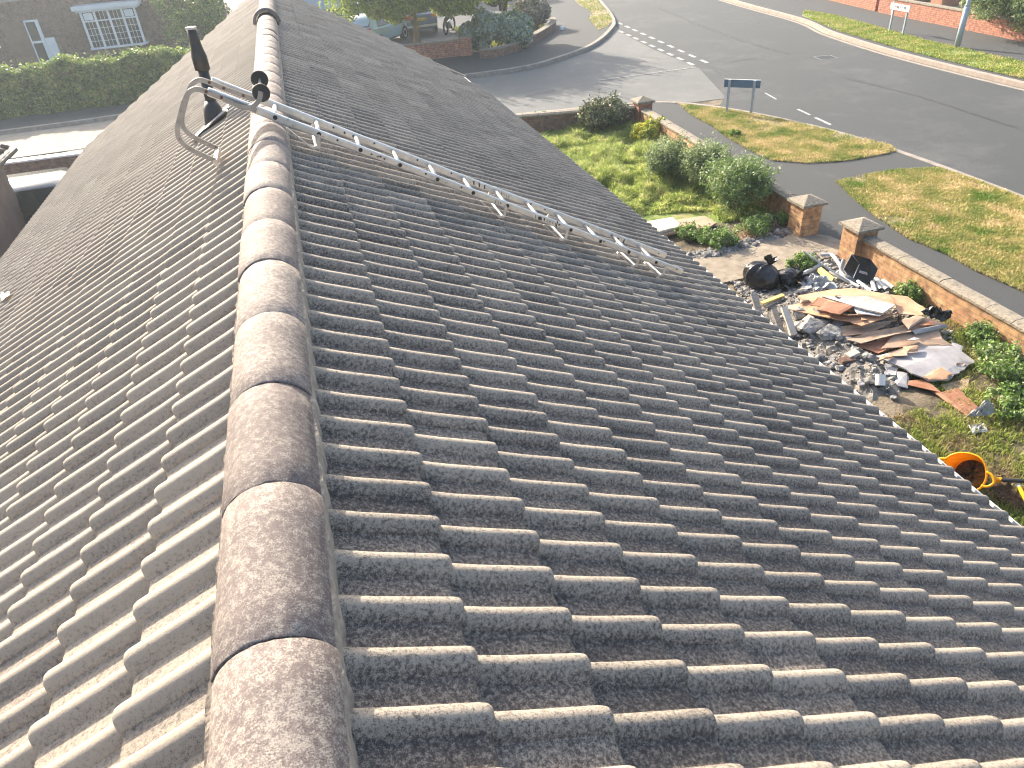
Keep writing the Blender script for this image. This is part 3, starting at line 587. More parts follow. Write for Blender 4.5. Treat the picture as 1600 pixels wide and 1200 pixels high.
def blades(name, P, h, w, m, lean=.5, seed=3, **t):
    r = np.random.default_rng(seed); n = len(P); a = r.uniform(0, 2*np.pi, n); s = np.stack([np.cos(a), np.sin(a), 0*a], 1)
    a2 = r.uniform(0, 2*np.pi, n); ld = np.stack([np.cos(a2), np.sin(a2), 0*a], 1)*(lean*r.uniform(.2, 1.2, n))[:, None]
    h = h*r.uniform(.55, 1.3, n); up = np.array([0, 0, 1.])
    m1 = P+ld*(h*.35)[:, None]+up*(h*.6)[:, None]; tp = P+ld*(h*1.0)[:, None]+up*(h*(1-.25*lean))[:, None]; w = w*r.uniform(.6, 1.4, n)[:, None]
    V = np.stack([P-s*w/2, P+s*w/2, m1+s*w*.38, m1-s*w*.38, tp], 1).reshape(-1, 3); k = 5*np.arange(n)[:, None]
    F = np.concatenate([k+np.array([[0, 1, 2]]), k+np.array([[0, 2, 3]]), k+np.array([[3, 2, 4]])])
    return fast_mesh(name, V, F, m, attr=np.repeat(np.clip(r.normal(.5, .25, n), 0, 1), 5), **t)
def inpoly(P, poly):
    x, y = P[:, 0], P[:, 1]; c = np.zeros(len(P), bool); n = len(poly)
    for i in range(n):
        x0, y0 = poly[i][0], poly[i][1]; x1, y1 = poly[(i+1) % n][0], poly[(i+1) % n][1]
        c ^= ((y0 > y) != (y1 > y)) & (x < (x1-x0)*(y-y0)/((y1-y0) if y1 != y0 else 1e-9)+x0)
    return c
def scatter(poly, n, seed, z=0., ymin=-99, ymax=99):
    r = np.random.default_rng(seed); X = [p[0] for p in poly]; Y = [max(ymin, min(ymax, p[1])) for p in poly]
    P = np.stack([r.uniform(min(X), max(X), n), r.uniform(min(Y), max(Y), n)], 1); P = P[inpoly(P, poly)]
    return np.concatenate([P, np.full((len(P), 1), GZ+z)], 1)
def nz(P, f, s=0): return np.sin(P[:, 0]*f+s+1.3*np.sin(P[:, 1]*f*.7+s))*np.sin(P[:, 1]*f*1.1+2*s+1.1*np.sin(P[:, 0]*f*.9))
# long grass of the front garden
gard = [(4.3, 11.2), (7.4, 11.4), (9.2, 11.2), (9.3, 18.7), (4.0, 19.9)]
P = scatter(gard, 120000, 21, .0); h = .20+.11*nz(P, 2.3)+.09*nz(P, 5.6, 2)+.05*nz(P, 11, 1); h *= np.where((P[:, 1] < 12.6), .65, 1)
_b = [G(*p) for p in ((1000,338),(1060,334),(1110,331),(1128,350),(1110,362),(1030,372),(1005,360))]; _k = ~inpoly(P, _b); P = P[_k]; h = h[_k]
blades('long_grass', P, np.clip(h, .05, .5), .018, m_grass, .75, 22, kind='stuff', label='bright green overgrown grass of the front garden', cat='grass')
gard2 = [(4.0, -3), (9.0, -3), (9.05, 8.2), (7.8, 8.0), (6.0, 8.0), (4.0, 8.0)]
P = scatter(gard2, 150000, 23, .0, ymax=8); k = nz(P, 1.3, 1)+.6*nz(P, 3.7, 4); P = P[(k > -.55) | (np.random.default_rng(1).random(len(P)) < .10)]
P = P[~((P[:, 1] > 4.9) & (P[:, 0] < 7.4+.0*P[:, 1]) & (P[:, 0] > 5.8))]
blades('garden_grass', P, .085, .011, m_grass2, .7, 24, kind='stuff', label='patchy short grass and weeds below the rubbish heap', cat='grass')
def patchy(poly, n, h, m, seed, label, name='verge_grass', w=.016, zz=.012, thr=-.7):
    q_ = Vector((sum(p[0] for p in poly)/len(poly), sum(p[1] for p in poly)/len(poly))); poly = [(p[0]+.05*np.sign(p[0]-q_.x), p[1]+.05*np.sign(p[1]-q_.y)) for p in poly]; P = scatter(poly, n, seed, zz); k = nz(P, 1.5, seed)+.5*nz(P, 5, seed)+np.random.default_rng(seed+9).normal(0, .35, len(P)); P = P[k > thr]
    blades(name, P, h, w, m, .8, seed+1, kind='stuff', label=label, cat='grass')
patchy(V1, 60000, .055, m_vgrass, 31, 'dry mown grass of the verge under the blue backed sign')
patchy([p for p in V2 if p[1] > 5]+[Vector((10.8, 4.5, 0)), Vector((13.8, 4.5, 0))][::1], 80000, .055, m_vgrass, 33, 'dry mown grass of the verge beside the main road', thr=-.9) if False else None
v2c = [(p[0], p[1]) for p in V2 if p[1] > 5]; iN = v2c.index(min(v2c, key=lambda q: q[1]))
v2c = v2c[:iN+1]+[(10.9, 5.0), (13.75, 5.0)]+v2c[iN+1:]
patchy(v2c, 90000, .06, m_vgrass, 33, 'dry mown grass of the verge beside the main road', thr=-.9)
patchy([p for p in VF if p[1] > 12]+[Vector((21.7, 12.0, 0))], 40000, .07, m_vgreen, 35, 'green grass strip along the far pavement', w=.03, thr=-.8)
patchy(VC, 9000, .08, m_vgreen, 37, 'grass strip at the opposite corner', w=.03)
P = scatter([(2.2, 33.6), (7.5, 33.4), (10.5, 34.8), (13, 38.5), (13, 41), (8.6, 41), (8.3, 36), (2.2, 36)], 30000, 39, .0)
blades('bed_grass', P, .12, .03, m_vgreen, .8, 40, kind='stuff', label='rough grass and ground cover behind the red brick corner wall', cat='grass')
# shrubs in the garden
c = G(938, 204); shrub('dark_bush', (c.x, c.y-.1), (.80, .70, .82), 5200, .042, m_leafB, 'dark round bush with reddish leaves against the side wall', lumps=20, seed=3, sprays=50, mix=(m_leafA, .3))
c = G(1018, 222); shrub('yellow_bush', (c.x, c.y+.15), (.66, .58, .50), 3800, .036, m_leafY, 'small bush with yellow leaves in the wall corner', lumps=16, seed=5, sprays=20, mix=(m_leafG, .25))
c = G(1062, 288); shrub('green_shrub', (c.x, c.y+.35), (1.05, .9, .78), 8500, .028, m_leafA, 'loose grey green shrub next to the yellow bush', group='green shrubs along the wall', lumps=26, seed=7, sprays=300)
c = G(1105, 300); shrub('green_shrub', (c.x+.05, c.y+.25), (.95, .85, .80), 7500, .028, m_leafA, 'middle grey green shrub with dark gaps among the wall shrubs', group='green shrubs along the wall', lumps=22, seed=9, sprays=260)
c = G(1158, 338); shrub('green_shrub', (c.x, c.y+.25), (.95, .85, .95), 8500, .028, m_leafA, 'tallest feathery green shrub overhanging the wall near the gate pier', group='green shrubs along the wall', lumps=28, seed=11, sprays=380, mix=(m_leafG, .3))
c = G(850, 205); shrub('leafy_plant', (c.x, c.y+.1), (1.0, .5, .42), 2400, .05, m_leafG, 'low pale leafy plant beside the gutter against the side wall', 'plant', lumps=16, seed=13, stems=4)
for i, (px, py, r1, hh, lb) in enumerate(((1120, 385, .5, .28, 'low weeds between the pale boards and the stones'), (1180, 366, .5, .30, 'low weeds at the foot of the tall shrub'), (1228, 350, .35, .22, 'small weeds at the foot of the buff wall by the pier'),
        (1250, 418, .38, .20, 'weeds between the path and the grey pipe'), (1400, 462, .0, .0, ''), (1565, 590, .62, .34, 'green weeds right of the grey boards by the wall'), (1420, 470, .30, .26, 'ivy like weeds climbing the wall behind the boards'), (1588, 640, .5, .2, 'low weeds beside the plastic scrap'), (1530, 540, .45, .30, 'dark weeds in the shade behind the heap'), (1285, 455, .2, .12, 'tuft of weeds at the edge of the orange boards'), (1078, 372, .45, .22, 'brownish weeds under the pale boards'))):
    if r1: c = G(px, py); shrub('weeds', (c.x, c.y), (r1, r1, hh), int(2600*r1*2), .026, m_leafG, lb, 'weeds', lumps=34, seed=40+i, stems=3, gap=.35, sprays=30, mix=(m_leafA, .5))
# tufts on the verge and pavement edge
c = G(1143, 212); shrub('tuft', (c.x, c.y), (.24, .24, .16), 500, .03, m_leafG, 'dark green tuft at the edge of the verge and pavement', 'tuft', lumps=6, seed=61, stems=2)
# opposite corner planting
shrub('grey_shrub', (9.0, 33.5, -.25), (2.35, 1.4, 1.55), 17000, .08, m_leafS, 'large silvery shrub spilling over the curved dwarf wall', lumps=24, seed=15, asp=.6, mix=(m_leafH, .15))
shrub('purple_shrub', (12.15, 38.0, -.2), (1.35, 1.3, 1.4), 6500, .08, m_leafP, 'purplish grey round shrub by the corner pavement', lumps=20, seed=17)
shrub('dark_conifer', (10.1, 35.9), (.95, .95, 4.0), 12000, .09, m_leafB, 'dark upright evergreen between the silvery and the purplish shrubs', lumps=22, seed=19, mix=(m_leafH, .3))
shrub('roadside_bush', (26.9, 23.2), (2.3, 2.6, 2.3), 20000, .07, m_leafA, 'big dense evergreen bush overhanging the wall across the road', lumps=34, seed=23, mix=(m_leafH, .35), gap=.8)
# hedge across the side road
def hedge(x0, x1, y0, y1, h, n, label):
    th = thing('hedge', ((x0+x1)/2, (y0+y1)/2, GZ), label, 'hedge'); r = np.random.default_rng(51)
    f = r.random(n); P = np.zeros((n, 3)); Nn = np.zeros((n, 3)); a = r.random(n); X = x0+(x1-x0)*r.random(n)
    top = f < .4; fr = (f >= .4) & (f < .9); bk = f >= .9
    wv = .10*np.sin(X*2.1)+.06*np.sin(X*5.3+1)
    P[:, 0] = X; P[top, 1] = y0+(y1-y0)*a[top]; P[top, 2] = h; Nn[top, 2] = 1
    P[fr, 1] = y0; P[fr, 2] = h*a[fr]; Nn[fr, 1] = -1; P[bk, 1] = y1; P[bk, 2] = h*a[bk]; Nn[bk, 1] = 1
    P[:, 2] += (P[:, 2] > h*.8)*wv+np.abs(r.normal(0, .05, n))*top; P += r.normal(0, .05, (n, 3)); P[:, 1] += fr*(.08*np.sin(X*3)+.05*np.sin(X*7+P[:, 2]*4))
    P[:, 2] = np.abs(P[:, 2])+GZ; V, F = leaves(P, Nn, .062, .6, 52)
    fast_mesh('foliage', V, F, m_leafH, th, attr=np.repeat(r.random(n), 4))
    b = MB(); b.box((x0+.12, y0+.14, GZ), (x1-.12, y1-.14, GZ+h-.14)); b.build('stem', m_stem, th)
    S = r.random(260); b = MB()
    V2 = []; 
    P2 = np.stack([x0+(x1-x0)*r.random(400), y0+(y1-y0)*r.random(400), GZ+h+.05+r.random(400)*.28], 1); V, F = leaves(P2, np.tile([0, 0, 1.], (400, 1)), .06, .5, 53)
    fast_mesh('shoots', V, F, m_leafH, th, attr=np.full(len(V), .8))
hedge(-17, -2.6, 31.6, 32.7, 1.5, 52000, 'long clipped green hedge along the pavement of the side road')
# tree behind the left slope and weeping tree above the corner wall
def tree(name, base, h0, rad, n, size, m, label, seed, trunk=.2, lumps=26, weep=0, asp=.5, zc=None, droop=1.2):
    r = np.random.default_rng(seed); B = np.array([base[0], base[1], GZ]); rad = np.array(rad); zc = zc or h0+rad[2]; th = thing(name, tuple(B), label, 'tree')
    L_ = r.normal(0, 1, (lumps, 3)); L_ /= np.linalg.norm(L_, axis=1)[:, None]; cen = B+np.array([.5 if weep else 0, 0, zc])+L_*rad*r.uniform(.35, .95, (lumps, 1)); lr = r.uniform(.22, .40, lumps)*rad.mean()
    b = MB(); b.tube([B+np.array([0, 0, -.1]), B+np.array([.03, 0, h0*.5]), B+np.array([-.05, .05, h0*1.05]), B+np.array([.1, .1, zc])], [trunk*1.25, trunk, trunk*.85, trunk*.35], 10); b.build('trunk', m_bark, th, smooth=True)
    b = MB()
    for i in range(lumps): s = B+np.array([0, 0, h0*.9+(zc-h0)*r.random()]); b.tube([s, (s+cen[i])/2+r.normal(0, .15, 3), cen[i]], [trunk*.4, trunk*.22, .02], 5)
    b.build('branch', m_bark, th)
    idx = r.choice(lumps, n, p=lr**2/(lr**2).sum()); d = r.normal(0, 1, (n, 3)); d /= np.linalg.norm(d, axis=1)[:, None]; P = cen[idx]+d*(lr[idx]*r.uniform(.45, 1.1, n))[:, None]; Nn = d
    if weep:
        k = weep; st = cen[r.integers(0, lumps, k)]+r.normal(0, 1, (k, 3))*lr.mean()*.8; t = r.random((k, 34)); ln = r.uniform(.5, 1.2, k)*droop
        S = st[:, None]+np.stack([.12*np.sin(t*3+st[:, :1]), .12*np.cos(t*2+st[:, 1:2]), -t*ln[:, None]], -1)+r.normal(0, .03, (k, 34, 3)); P = np.concatenate([P, S.reshape(-1, 3)]); Nn = np.concatenate([Nn, r.normal(0, 1, (k*34, 3))*[1, 1, .1]])
        ok = P[:, 2] > GZ+1.60+.10*(B[1]-P[:, 1])+.22*np.sin(P[:, 0]*2.3)+.12*np.sin(P[:, 0]*6.1); P = P[ok]; Nn = Nn[ok]
    V, F = leaves(P, Nn, size, asp, seed); fast_mesh('crown', V, F, m, th, attr=np.repeat(np.clip(r.normal(.5, .25, len(F)), 0, 1), 4)); return th
tree('weeping_tree', (5.65, 34.6), 2.2, (4.4, 2.0, 1.35), 26000, .075, m_leafW, 'weeping tree with a short blotched trunk over the corner wall', 71, .145, 60, 2300, .35, zc=3.5, droop=1.9)
tree('garden_tree', (-3.6, 39.0), 1.0, (2.4, 1.8, 2.2), 9000, .075, m_leafH, 'small loose leaved tree beside the house with the bay window', 73, .12, 22, zc=2.6)

# ------------------------------------------------------------------ buildings around
def box_part(name, a, b, m, parent, M=None, **t):
    x = MB(); x.box(a, b, M=M); return x.build(name, m, parent, **t)
hs = thing('brick_house', (-11, 48, GZ), 'brown brick house across the side road with white bay window and door', 'house')
b = MB(); HY = 45.3
b.box((-24, HY, GZ-.1), (-3.4, HY+8, GZ+5.4)); b.build('wall', m_brickB, hs)
b = MB(); b.add([(-24.5, HY-.5, GZ+5.4), (-2.9, HY-.5, GZ+5.4), (-5.5, HY+4, GZ+8.2), (-22, HY+4, GZ+8.2), (-24.5, HY+8.5, GZ+5.4), (-2.9, HY+8.5, GZ+5.4)], [(0,1,2,3),(3,2,5,4),(1,5,2),(0,3,4),(0,4,5,1)]); b.build('roof', m_tile, hs)
z0, z1, wx0_, wx1_, wy = -4.10, -2.42, -9.78, -7.22, 44.45                   # bay window
bay = MB(); bay.add([(wx0_-.12, HY+.02, z0-.35), (wx0_, wy, z0-.35), (wx1_, wy, z0-.35), (wx1_+.12, HY+.02, z0-.35), (wx0_-.12, HY+.02, z0-.05), (wx0_, wy, z0-.05), (wx1_, wy, z0-.05), (wx1_+.12, HY+.02, z0-.05)], [(0,1,5,4),(1,2,6,5),(2,3,7,6),(0,3,2,1)])
bay.build('bay_base', m_brickB, hs)
win = MB(); win.box((wx0_-.10, wy-.08, z0-.05), (wx1_+.10, HY, z0+.04)); win.box((wx0_-.20, wy-.12, z1), (wx1_+.20, HY, z1+.10)); win.box((wx0_-.32, wy-.22, z1+.102), (wx1_+.32, HY, z1+.30))
xs = [wx0_, wx0_+.62, (wx0_+wx1_)/2, wx1_-.62, wx1_]
for x in xs: win.box((x-.055, wy-.03, z0+.042), (x+.055, wy+.05, z1-.002))
zt = z1-.42
for i in range(4): win.box((xs[i]+.057, wy-.028, zt-.03), (xs[i+1]-.057, wy+.045, zt+.03))
wf = win.build('window', m_white, hs)
gl = MB()
for i in range(4): gl.box((xs[i]+.05, wy+.01, z0+.05), (xs[i+1]-.05, wy+.02, z1-.01))
gl.build('pane', m_glass, wf)
gb = MB()
for i in range(4):
    a, c_ = xs[i]+.058, xs[i+1]-.058
    for t in (1/3, 2/3): gb.box((a+(c_-a)*t-.009, wy-.004, z0+.05), (a+(c_-a)*t+.009, wy+.008, z1-.01))
    for zz in (z0+.33, z0+.62, z0+.92): gb.box((a, wy-.003, zz-.009), (c_, wy+.007, zz+.009))
gb.build('glazing_bar', m_white, wf)
for i in (0, 3): box_part('casement', (xs[i]+.10, wy-.05, zt+.06), (xs[i+1]-.10, wy-.02, z1-.04), m_signface, wf)
for nm, x0, x1 in (('side_light', -12.72, -12.05),):
    b = MB(); b.box((x0, HY-.06, GZ+.02), (x0+.06, HY, GZ+2.02)); b.box((x1-.16, HY-.06, GZ+.02), (x1, HY, GZ+2.02)); b.box((x0+.062, HY-.06, GZ+1.94), (x1-.162, HY, GZ+2.02)); b.box((x0+.062, HY-.06, GZ+.95), (x1-.162, HY, GZ+1.05)); sl2 = b.build('side_light', m_white, hs)
    box_part('pane', (x0+.06, HY-.03, GZ+.1), (x1-.16, HY-.01, GZ+1.94), m_glass, sl2)
b = MB(); b.box((-13.75, HY-.05, GZ), (-12.74, HY-.002, GZ+2.0)); dr = b.build('door', mat('brown_door', [(.16,.09,.06),(.22,.13,.09)], 4, .6), hs)
box_part('meter_box', (-12.0, HY-.22, GZ+.1), (-11.55, HY-.002, GZ+1.15), m_signface, hs)
box_part('string_course', (-24.02, HY-.06, GZ+2.9), (-3.38, HY-.003, GZ+3.02), m_kerb, hs)
box_part('window', (-15.2, HY-.06, GZ+.9), (-14.2, HY-.003, GZ+2.05), m_white, hs)
# pale garage and rendered house far behind the cars
hb = thing('rendered_house', (6, 60, GZ), 'pale blue rendered house far behind the parked cars', 'house'); m_render = mat('pale_render', [(.40,.50,.60),(.48,.57,.66)], 2, .8)
box_part('wall', (-2, 56, GZ), (13, 64, GZ+5), m_render, hb); b = MB(); b.add([(-2.4, 55.6, GZ+5), (13.4, 55.6, GZ+5), (13.4, 64.4, GZ+5), (-2.4, 64.4, GZ+5), (1, 60, GZ+7.6), (10, 60, GZ+7.6)], [(0,1,5,4),(1,2,5),(2,3,4,5),(3,0,4),(3,2,1,0)]); b.build('roof', m_tile, hb)
box_part('window', (1.5, 55.93, GZ+.9), (3.2, 55.995, GZ+2.2), m_glass, hb); box_part('door', (7, 55.93, GZ), (8, 55.995, GZ+2.1), m_white, hb)
# neighbour's garage at the far left
nb = thing('neighbour_garage', (-8, 16, GZ), 'brown rendered neighbour garage with a tiled roof corner at the left edge', 'garage')
m_nb = mat('brown_render', [(.19,.155,.135),(.25,.205,.18)], 4, .9)
box_part('wall', (-11.0, 8.0, GZ), (-5.88, 16.0, -2.60), m_nb, nb)
P0 = YP(17, 228, 16.2); b2 = MB()
b2.add([P0, (P0.x, 7.8, P0.z), (P0.x-3, 7.8, P0.z+1.6), (P0.x-3, 13.3, P0.z+1.6), (P0.x-6, 16.2, P0.z)], [(0,3,2,1),(0,4,3),(1,2,3,0)])
for k in range(18): b2.tube([(P0.x+.01, 16.0-.3*k, P0.z+.02), (P0.x-3, 16.0-.3*k-(0 if k > 8 else .0), P0.z+1.62)] if k > 8 else [(P0.x+.01, 16.0-.3*k, P0.z+.02), (P0.x-.1-.33*k, 16.0-.3*k, P0.z+.06+.178*k)], .05, 6)
b2.build('roof', m_tile, nb)
b = MB(); b.tube([(P0.x+.03, 7.8, P0.z-.09), (P0.x+.03, 16.25, P0.z-.09)], .05, 8); b.build('gutter', m_black, nb)

# ------------------------------------------------------------------ cars
def car(M0, col, label, L_=4.2, W=1.76, H=1.47, kind='hatch', plate=True):
    root = thing('parked_car', M0.to_translation(), label, 'car')
    def T(p): return M0@Vector(p)
    hw = W/2                                  # x forward from the rear bumper, y left, z up
    st = [(0.0, .42, .80, .86, .86), (.06, .28, .93, .98, .95), (.35, .24, 1.0, 1.06, .98), (.55, .22, .95, 1.38, 1.0), (.95, .20, .93, H, 1.0), (1.7, .20, .91, H, 1.0), (2.35, .20, .90, H-.04, 1.0), (3.0, .20, .89, 1.06, 1.0), (3.25, .20, .88, .95, .99), (3.8, .22, .80, .86, .96), (4.1, .30, .66, .72, .88), (4.2, .38, .58, .60, .74)]
    if kind == 'estate': st[3] = (.30, .22, .98, 1.30, 1.0); st[2] = (.12, .26, .98, 1.06, .98); st[4] = (.55, .20, .95, H, 1.0)
    body = MB(); vs = []
    for x, zl, zb, zr_, wf_ in st:
        w = hw*wf_; cabin = zr_-zb > .2; rw = w*(.74 if cabin else .9)
        half = [(w*.80, zl), (w*.97, zl+.12), (w, (zl+zb)/2), (w*.985, zb-.04), (w*.93, zb), (rw+.02, zr_-.07 if cabin else zr_-.02), (rw*.86, zr_-.012), (0, zr_+(.02 if cabin else .015))]
        ring = [(x*L_/4.2, y, z) for y, z in half]+[(x*L_/4.2, -y, z) for y, z in half[-2::-1]]
        vs += [T(p) for p in ring]
    m = 15; fs = [(i*m+j, (i+1)*m+j, (i+1)*m+j+1, i*m+j+1) for i in range(len(st)-1) for j in range(m-1)]
    fs += [(i*m, i*m+m-1, (i+1)*m+m-1, (i+1)*m) for i in range(len(st)-1)]+[tuple(range(m)), tuple((len(st)-1)*m+k for k in range(m))[::-1]]
    body.add(vs, fs); bo = body.build('body', col, root, smooth=True)
    md = bo.modifiers.new('b', 'EDGE_SPLIT'); md.split_angle = math.radians(40)
    sx_ = L_/4.2
    def quad(name, pts, m_, off=.006, par=root):
        P = [T((p[0]*sx_, p[1], p[2])) for p in pts]; n = (P[1]-P[0]).cross(P[2]-P[0]).normalized(); cen = sum(P, Vector())/len(P); cc = T((2.1, 0, .8)); n = n if n.dot(cen-cc) > 0 else -n
        x = MB(); k = len(P); x.add([p+n*off for p in P]+[p-n*.01 for p in P], [tuple(range(k)), tuple(range(k, 2*k))[::-1]]+[(i, k+i, k+(i+1) % k, (i+1) % k) for i in range(k)]); return x.build(name, m_, par)
    r2 = hw*.74
    xr0, xr1 = ((.36, .56) if kind != 'estate' else (.13, .42))
    quad('rear_window', [(xr0, hw*.86, 1.03), (xr0, -hw*.86, 1.03), (xr1+.10, -r2*.95, H-.10), (xr1+.10, r2*.95, H-.10)], m_glass, .035)
    quad('windscreen', [(2.42, r2*.98, H-.07), (2.42, -r2*.98, H-.07), (3.05, -hw*.86, .98), (3.05, hw*.86, .98)], m_glass, .03)
    for s in (1, -1):
        quad('side_window', [(.80, s*hw*.945, .98), (1.75, s*hw*.945, .96), (1.75, s*(r2+.035), H-.09), (.95, s*(r2+.035), H-.10)], m_glass, .02)
        quad('side_window', [(1.82, s*hw*.945, .96), (2.85, s*hw*.945, .95), (2.35, s*(r2+.035), H-.11), (1.82, s*(r2+.035), H-.09)], m_glass, .02)
        quad('tail_light', [(.02, s*hw*.60, .82), (.02, s*hw*.93, .84), (.03, s*hw*.94, 1.02), (.03, s*hw*.62, 1.00)], m_red, .045)
        quad('headlight', [(4.13, s*hw*.5, .60), (4.02, s*hw*.86, .62), (3.98, s*hw*.86, .76), (4.09, s*hw*.5, .72)], m_signface, .03)
        quad('door_mirror', [(2.70, s*(hw+.02), .95), (2.70, s*(hw+.18), .95), (2.70, s*(hw+.18), 1.10), (2.70, s*(hw+.02), 1.10)], col, .05)
        for x in (.78, 3.35):
            w = MB(); n = 20; R = .315; c0 = s*(hw-.18); c1 = s*(hw+.012)
            w.add([T((x*sx_+R*math.cos(2*math.pi*k/n), c, R+R*math.sin(2*math.pi*k/n)-.0)) for c in (c0, c1) for k in range(n)], [(k, (k+1) % n, n+(k+1) % n, n+k) for k in range(n)]+[tuple(range(n))[::-1], tuple(range(n, 2*n))])
            wh = w.build('wheel', m_tyre, root)
            w = MB(); n = 12; R = .20; w.add([T((x*sx_+R*math.cos(2*math.pi*k/n), s*(hw+.02), .315+R*math.sin(2*math.pi*k/n))) for k in range(n)]+[T((x*sx_, s*(hw+.0), .315))], [(k, (k+1) % n, n) for k in range(n)]); w.build('rim', m_rim, wh)
    quad('bumper', [(-.02, hw*.86, .42), (-.02, -hw*.86, .42), (-.01, -hw*.9, .52), (-.01, hw*.9, .52)], m_rim, .03)
    if plate:
        pl = quad('number_plate', [(.03, .26, .72), (.03, -.26, .72), (.035, -.26, .84), (.035, .26, .84)], m_plate, .05)
        x = MB()
        for k, w_ in enumerate((.05, .05, .04, .05, 0, .05, .05, .05)):
            y = .215-k*.062
            if w_:
                for (a, c_, e, f) in ((0, .008, .0, .07), (w_-.01, .008, 0, .07 if k % 2 else .04), (0, w_, .0 if k % 3 else .031, .008), (0, w_, .062, .008)): x.box((.03-.058, y-a-c_, .745+e), (.03-.054, y-a, .745+e+f), M=M0)
        x.build('lettering', m_ink, pl)
    return root
def place(x, y, heading, z=0.0): return Matrix.Translation((x, y, GZ+z))@Matrix.Rotation(heading, 4, 'Z')
c = G(663, 56)
car(place(c.x-.05, c.y, math.radians(92)), paint('blue_paint', (.06,.10,.18)), 'dark blue hatchback seen from behind with a yellow number plate, parked beside the tree trunk')
c = G(613, 62)
car(place(c.x-2.0, c.y-2.6, math.radians(55)), paint('silver_blue_paint', (.26,.38,.52)), 'silver blue car half hidden by the roof edge, red tail light showing', kind='estate')
car(place(3.6, 45.6, math.radians(12)), paint('bright_blue_paint', (.04,.12,.42)), 'bright blue car behind, between the silver car and the dark hatchback', plate=False)
car(place(-4.6, 16.75, math.radians(180)), mat('dark_metallic_paint', [(.10,.11,.13),(.12,.13,.15)], 1, .16, metal=.7), 'dark glossy car with the sun blazing off its roof beside the gable end', L_=4.4, H=1.42, kind='estate')
# motorbike beside the dark car
c = G(703, 50); mbk = thing('motorbike', c, 'dark motorbike parked right of the dark blue hatchback', 'motorbike')
for dx in (-.65, .65):
    w = MB(); n = 18
    for k in range(n):
        a, a2 = 2*math.pi*k/n, 2*math.pi*(k+1)/n; w.tube([(c.x+dx*.5+.30*math.cos(a)*.5, c.y+dx+.30*math.cos(a)*.85, GZ+.30+.30*math.sin(a)), (c.x+dx*.5+.30*math.cos(a2)*.5, c.y+dx+.30*math.cos(a2)*.85, GZ+.30+.30*math.sin(a2))], .05, 6, cap=False)
    w.build('wheel', m_tyre, mbk)
b = MB(); b.tube([(c.x-.3, c.y-.6, GZ+.62), (c.x-.1, c.y-.2, GZ+.75), (c.x+.12, c.y+.2, GZ+.82), (c.x+.28, c.y+.5, GZ+.78)], [.09, .15, .18, .08], 8); b.build('seat_and_tank', m_black, mbk, smooth=True)
b = MB(); b.tube([(c.x-.1, c.y-.2, GZ+.35), (c.x+.1, c.y+.25, GZ+.42)], [.18, .16], 8); b.build('engine', m_rim, mbk); b = MB(); b.tube([(c.x+.12, c.y+.62, GZ+.3), (c.x+.2, c.y+.42, GZ+.95)], .035, 6); b.tube([(c.x-.12, c.y+.50, GZ+1.0), (c.x+.5, c.y+.32, GZ+1.0)], .02, 6); b.build('handlebar', m_rim, mbk)

# ------------------------------------------------------------------ street furniture
def nameplate(a, b_, h, label, face, back, lines, group=None):
    a = Vector(a); b_ = Vector(b_); mid = (a+b_)/2; d = (b_-a).normalized(); nn = Vector((-d.y, d.x, 0)); th = thing('street_name_sign', mid, label, 'sign', group); ext = .16
    for p in (a, b_): x = MB(); M = Matrix(((d.x, nn.x, 0, p.x), (d.y, nn.y, 0, p.y), (0, 0, 1, GZ), (0, 0, 0, 1))); x.box((-.032, -.03, -.1), (.032, .03, h+.05), M=M); x.build('post', m_steelpost, th)
    M = Matrix(((d.x, nn.x, 0, a.x), (d.y, nn.y, 0, a.y), (0, 0, 1, GZ), (0, 0, 0, 1))); L_ = (b_-a).length
    x = MB(); x.box((-ext, .033, h-.17), (L_+ext, .060, h+.04), M=M); pl = x.build('name_plate', back, th)
    if face: x = MB(); x.box((-ext+.02, -.034 if False else .0605, h-.155), (L_+ext-.02, .064, h+.025), M=M); x.build('face', face, pl)
    x = MB(); x.box((-ext-.004, .030, h+.041), (L_+ext+.004, .064, h+.052), M=M); x.build('rim', m_signface, pl)
    if lines:
        x = MB(); r = random.Random(4); u = -ext+.07
        while u < L_+ext-.1:
            for k in range(r.choice((2, 3))): a1 = r.uniform(0, .03); x.box((u+a1, .0645, h-.12+r.choice((0, .03, .06))), (u+a1+r.choice((.008, .03)), .066, h-.01), M=M)
            u += r.choice((.055, .055, .10))
        x.build('lettering', m_ink, pl)
    return th
nameplate(G(1135.5, 175), G(1173.5, 177), .86, 'low street name sign seen from behind, blue grey back, on the near verge', m_signface, m_signback, False)
nameplate(G(1410, 55), G(1389, 50), 1.02, 'white street name sign facing the road on the far verge', m_signface, m_signface, True)
c = G(1495, 74); lp = thing('lamp_post', c, 'grey steel lamp post on the far verge, cut by the top of the photo', 'lamp post')
b = MB(); b.tube([(c.x, c.y, GZ-.05), (c.x, c.y, GZ+1.35)], .10, 12); b.build('base', m_steelpost, lp, smooth=True)
b = MB(); b.tube([(c.x, c.y, GZ+1.35), (c.x, c.y, GZ+1.42), (c.x, c.y, GZ+6.0), (c.x-.4, c.y, GZ+6.3), (c.x-1.1, c.y, GZ+6.4)], [.10, .07, .055, .045, .04], 12); b.build('column', m_steelpost, lp, smooth=True)
b = MB(); b.tube([(c.x-1.0, c.y, GZ+6.42), (c.x-1.2, c.y, GZ+6.42), (c.x-1.6, c.y, GZ+6.40)], [.05, .11, .06], 10); b.build('lantern', m_signface, lp, smooth=True)
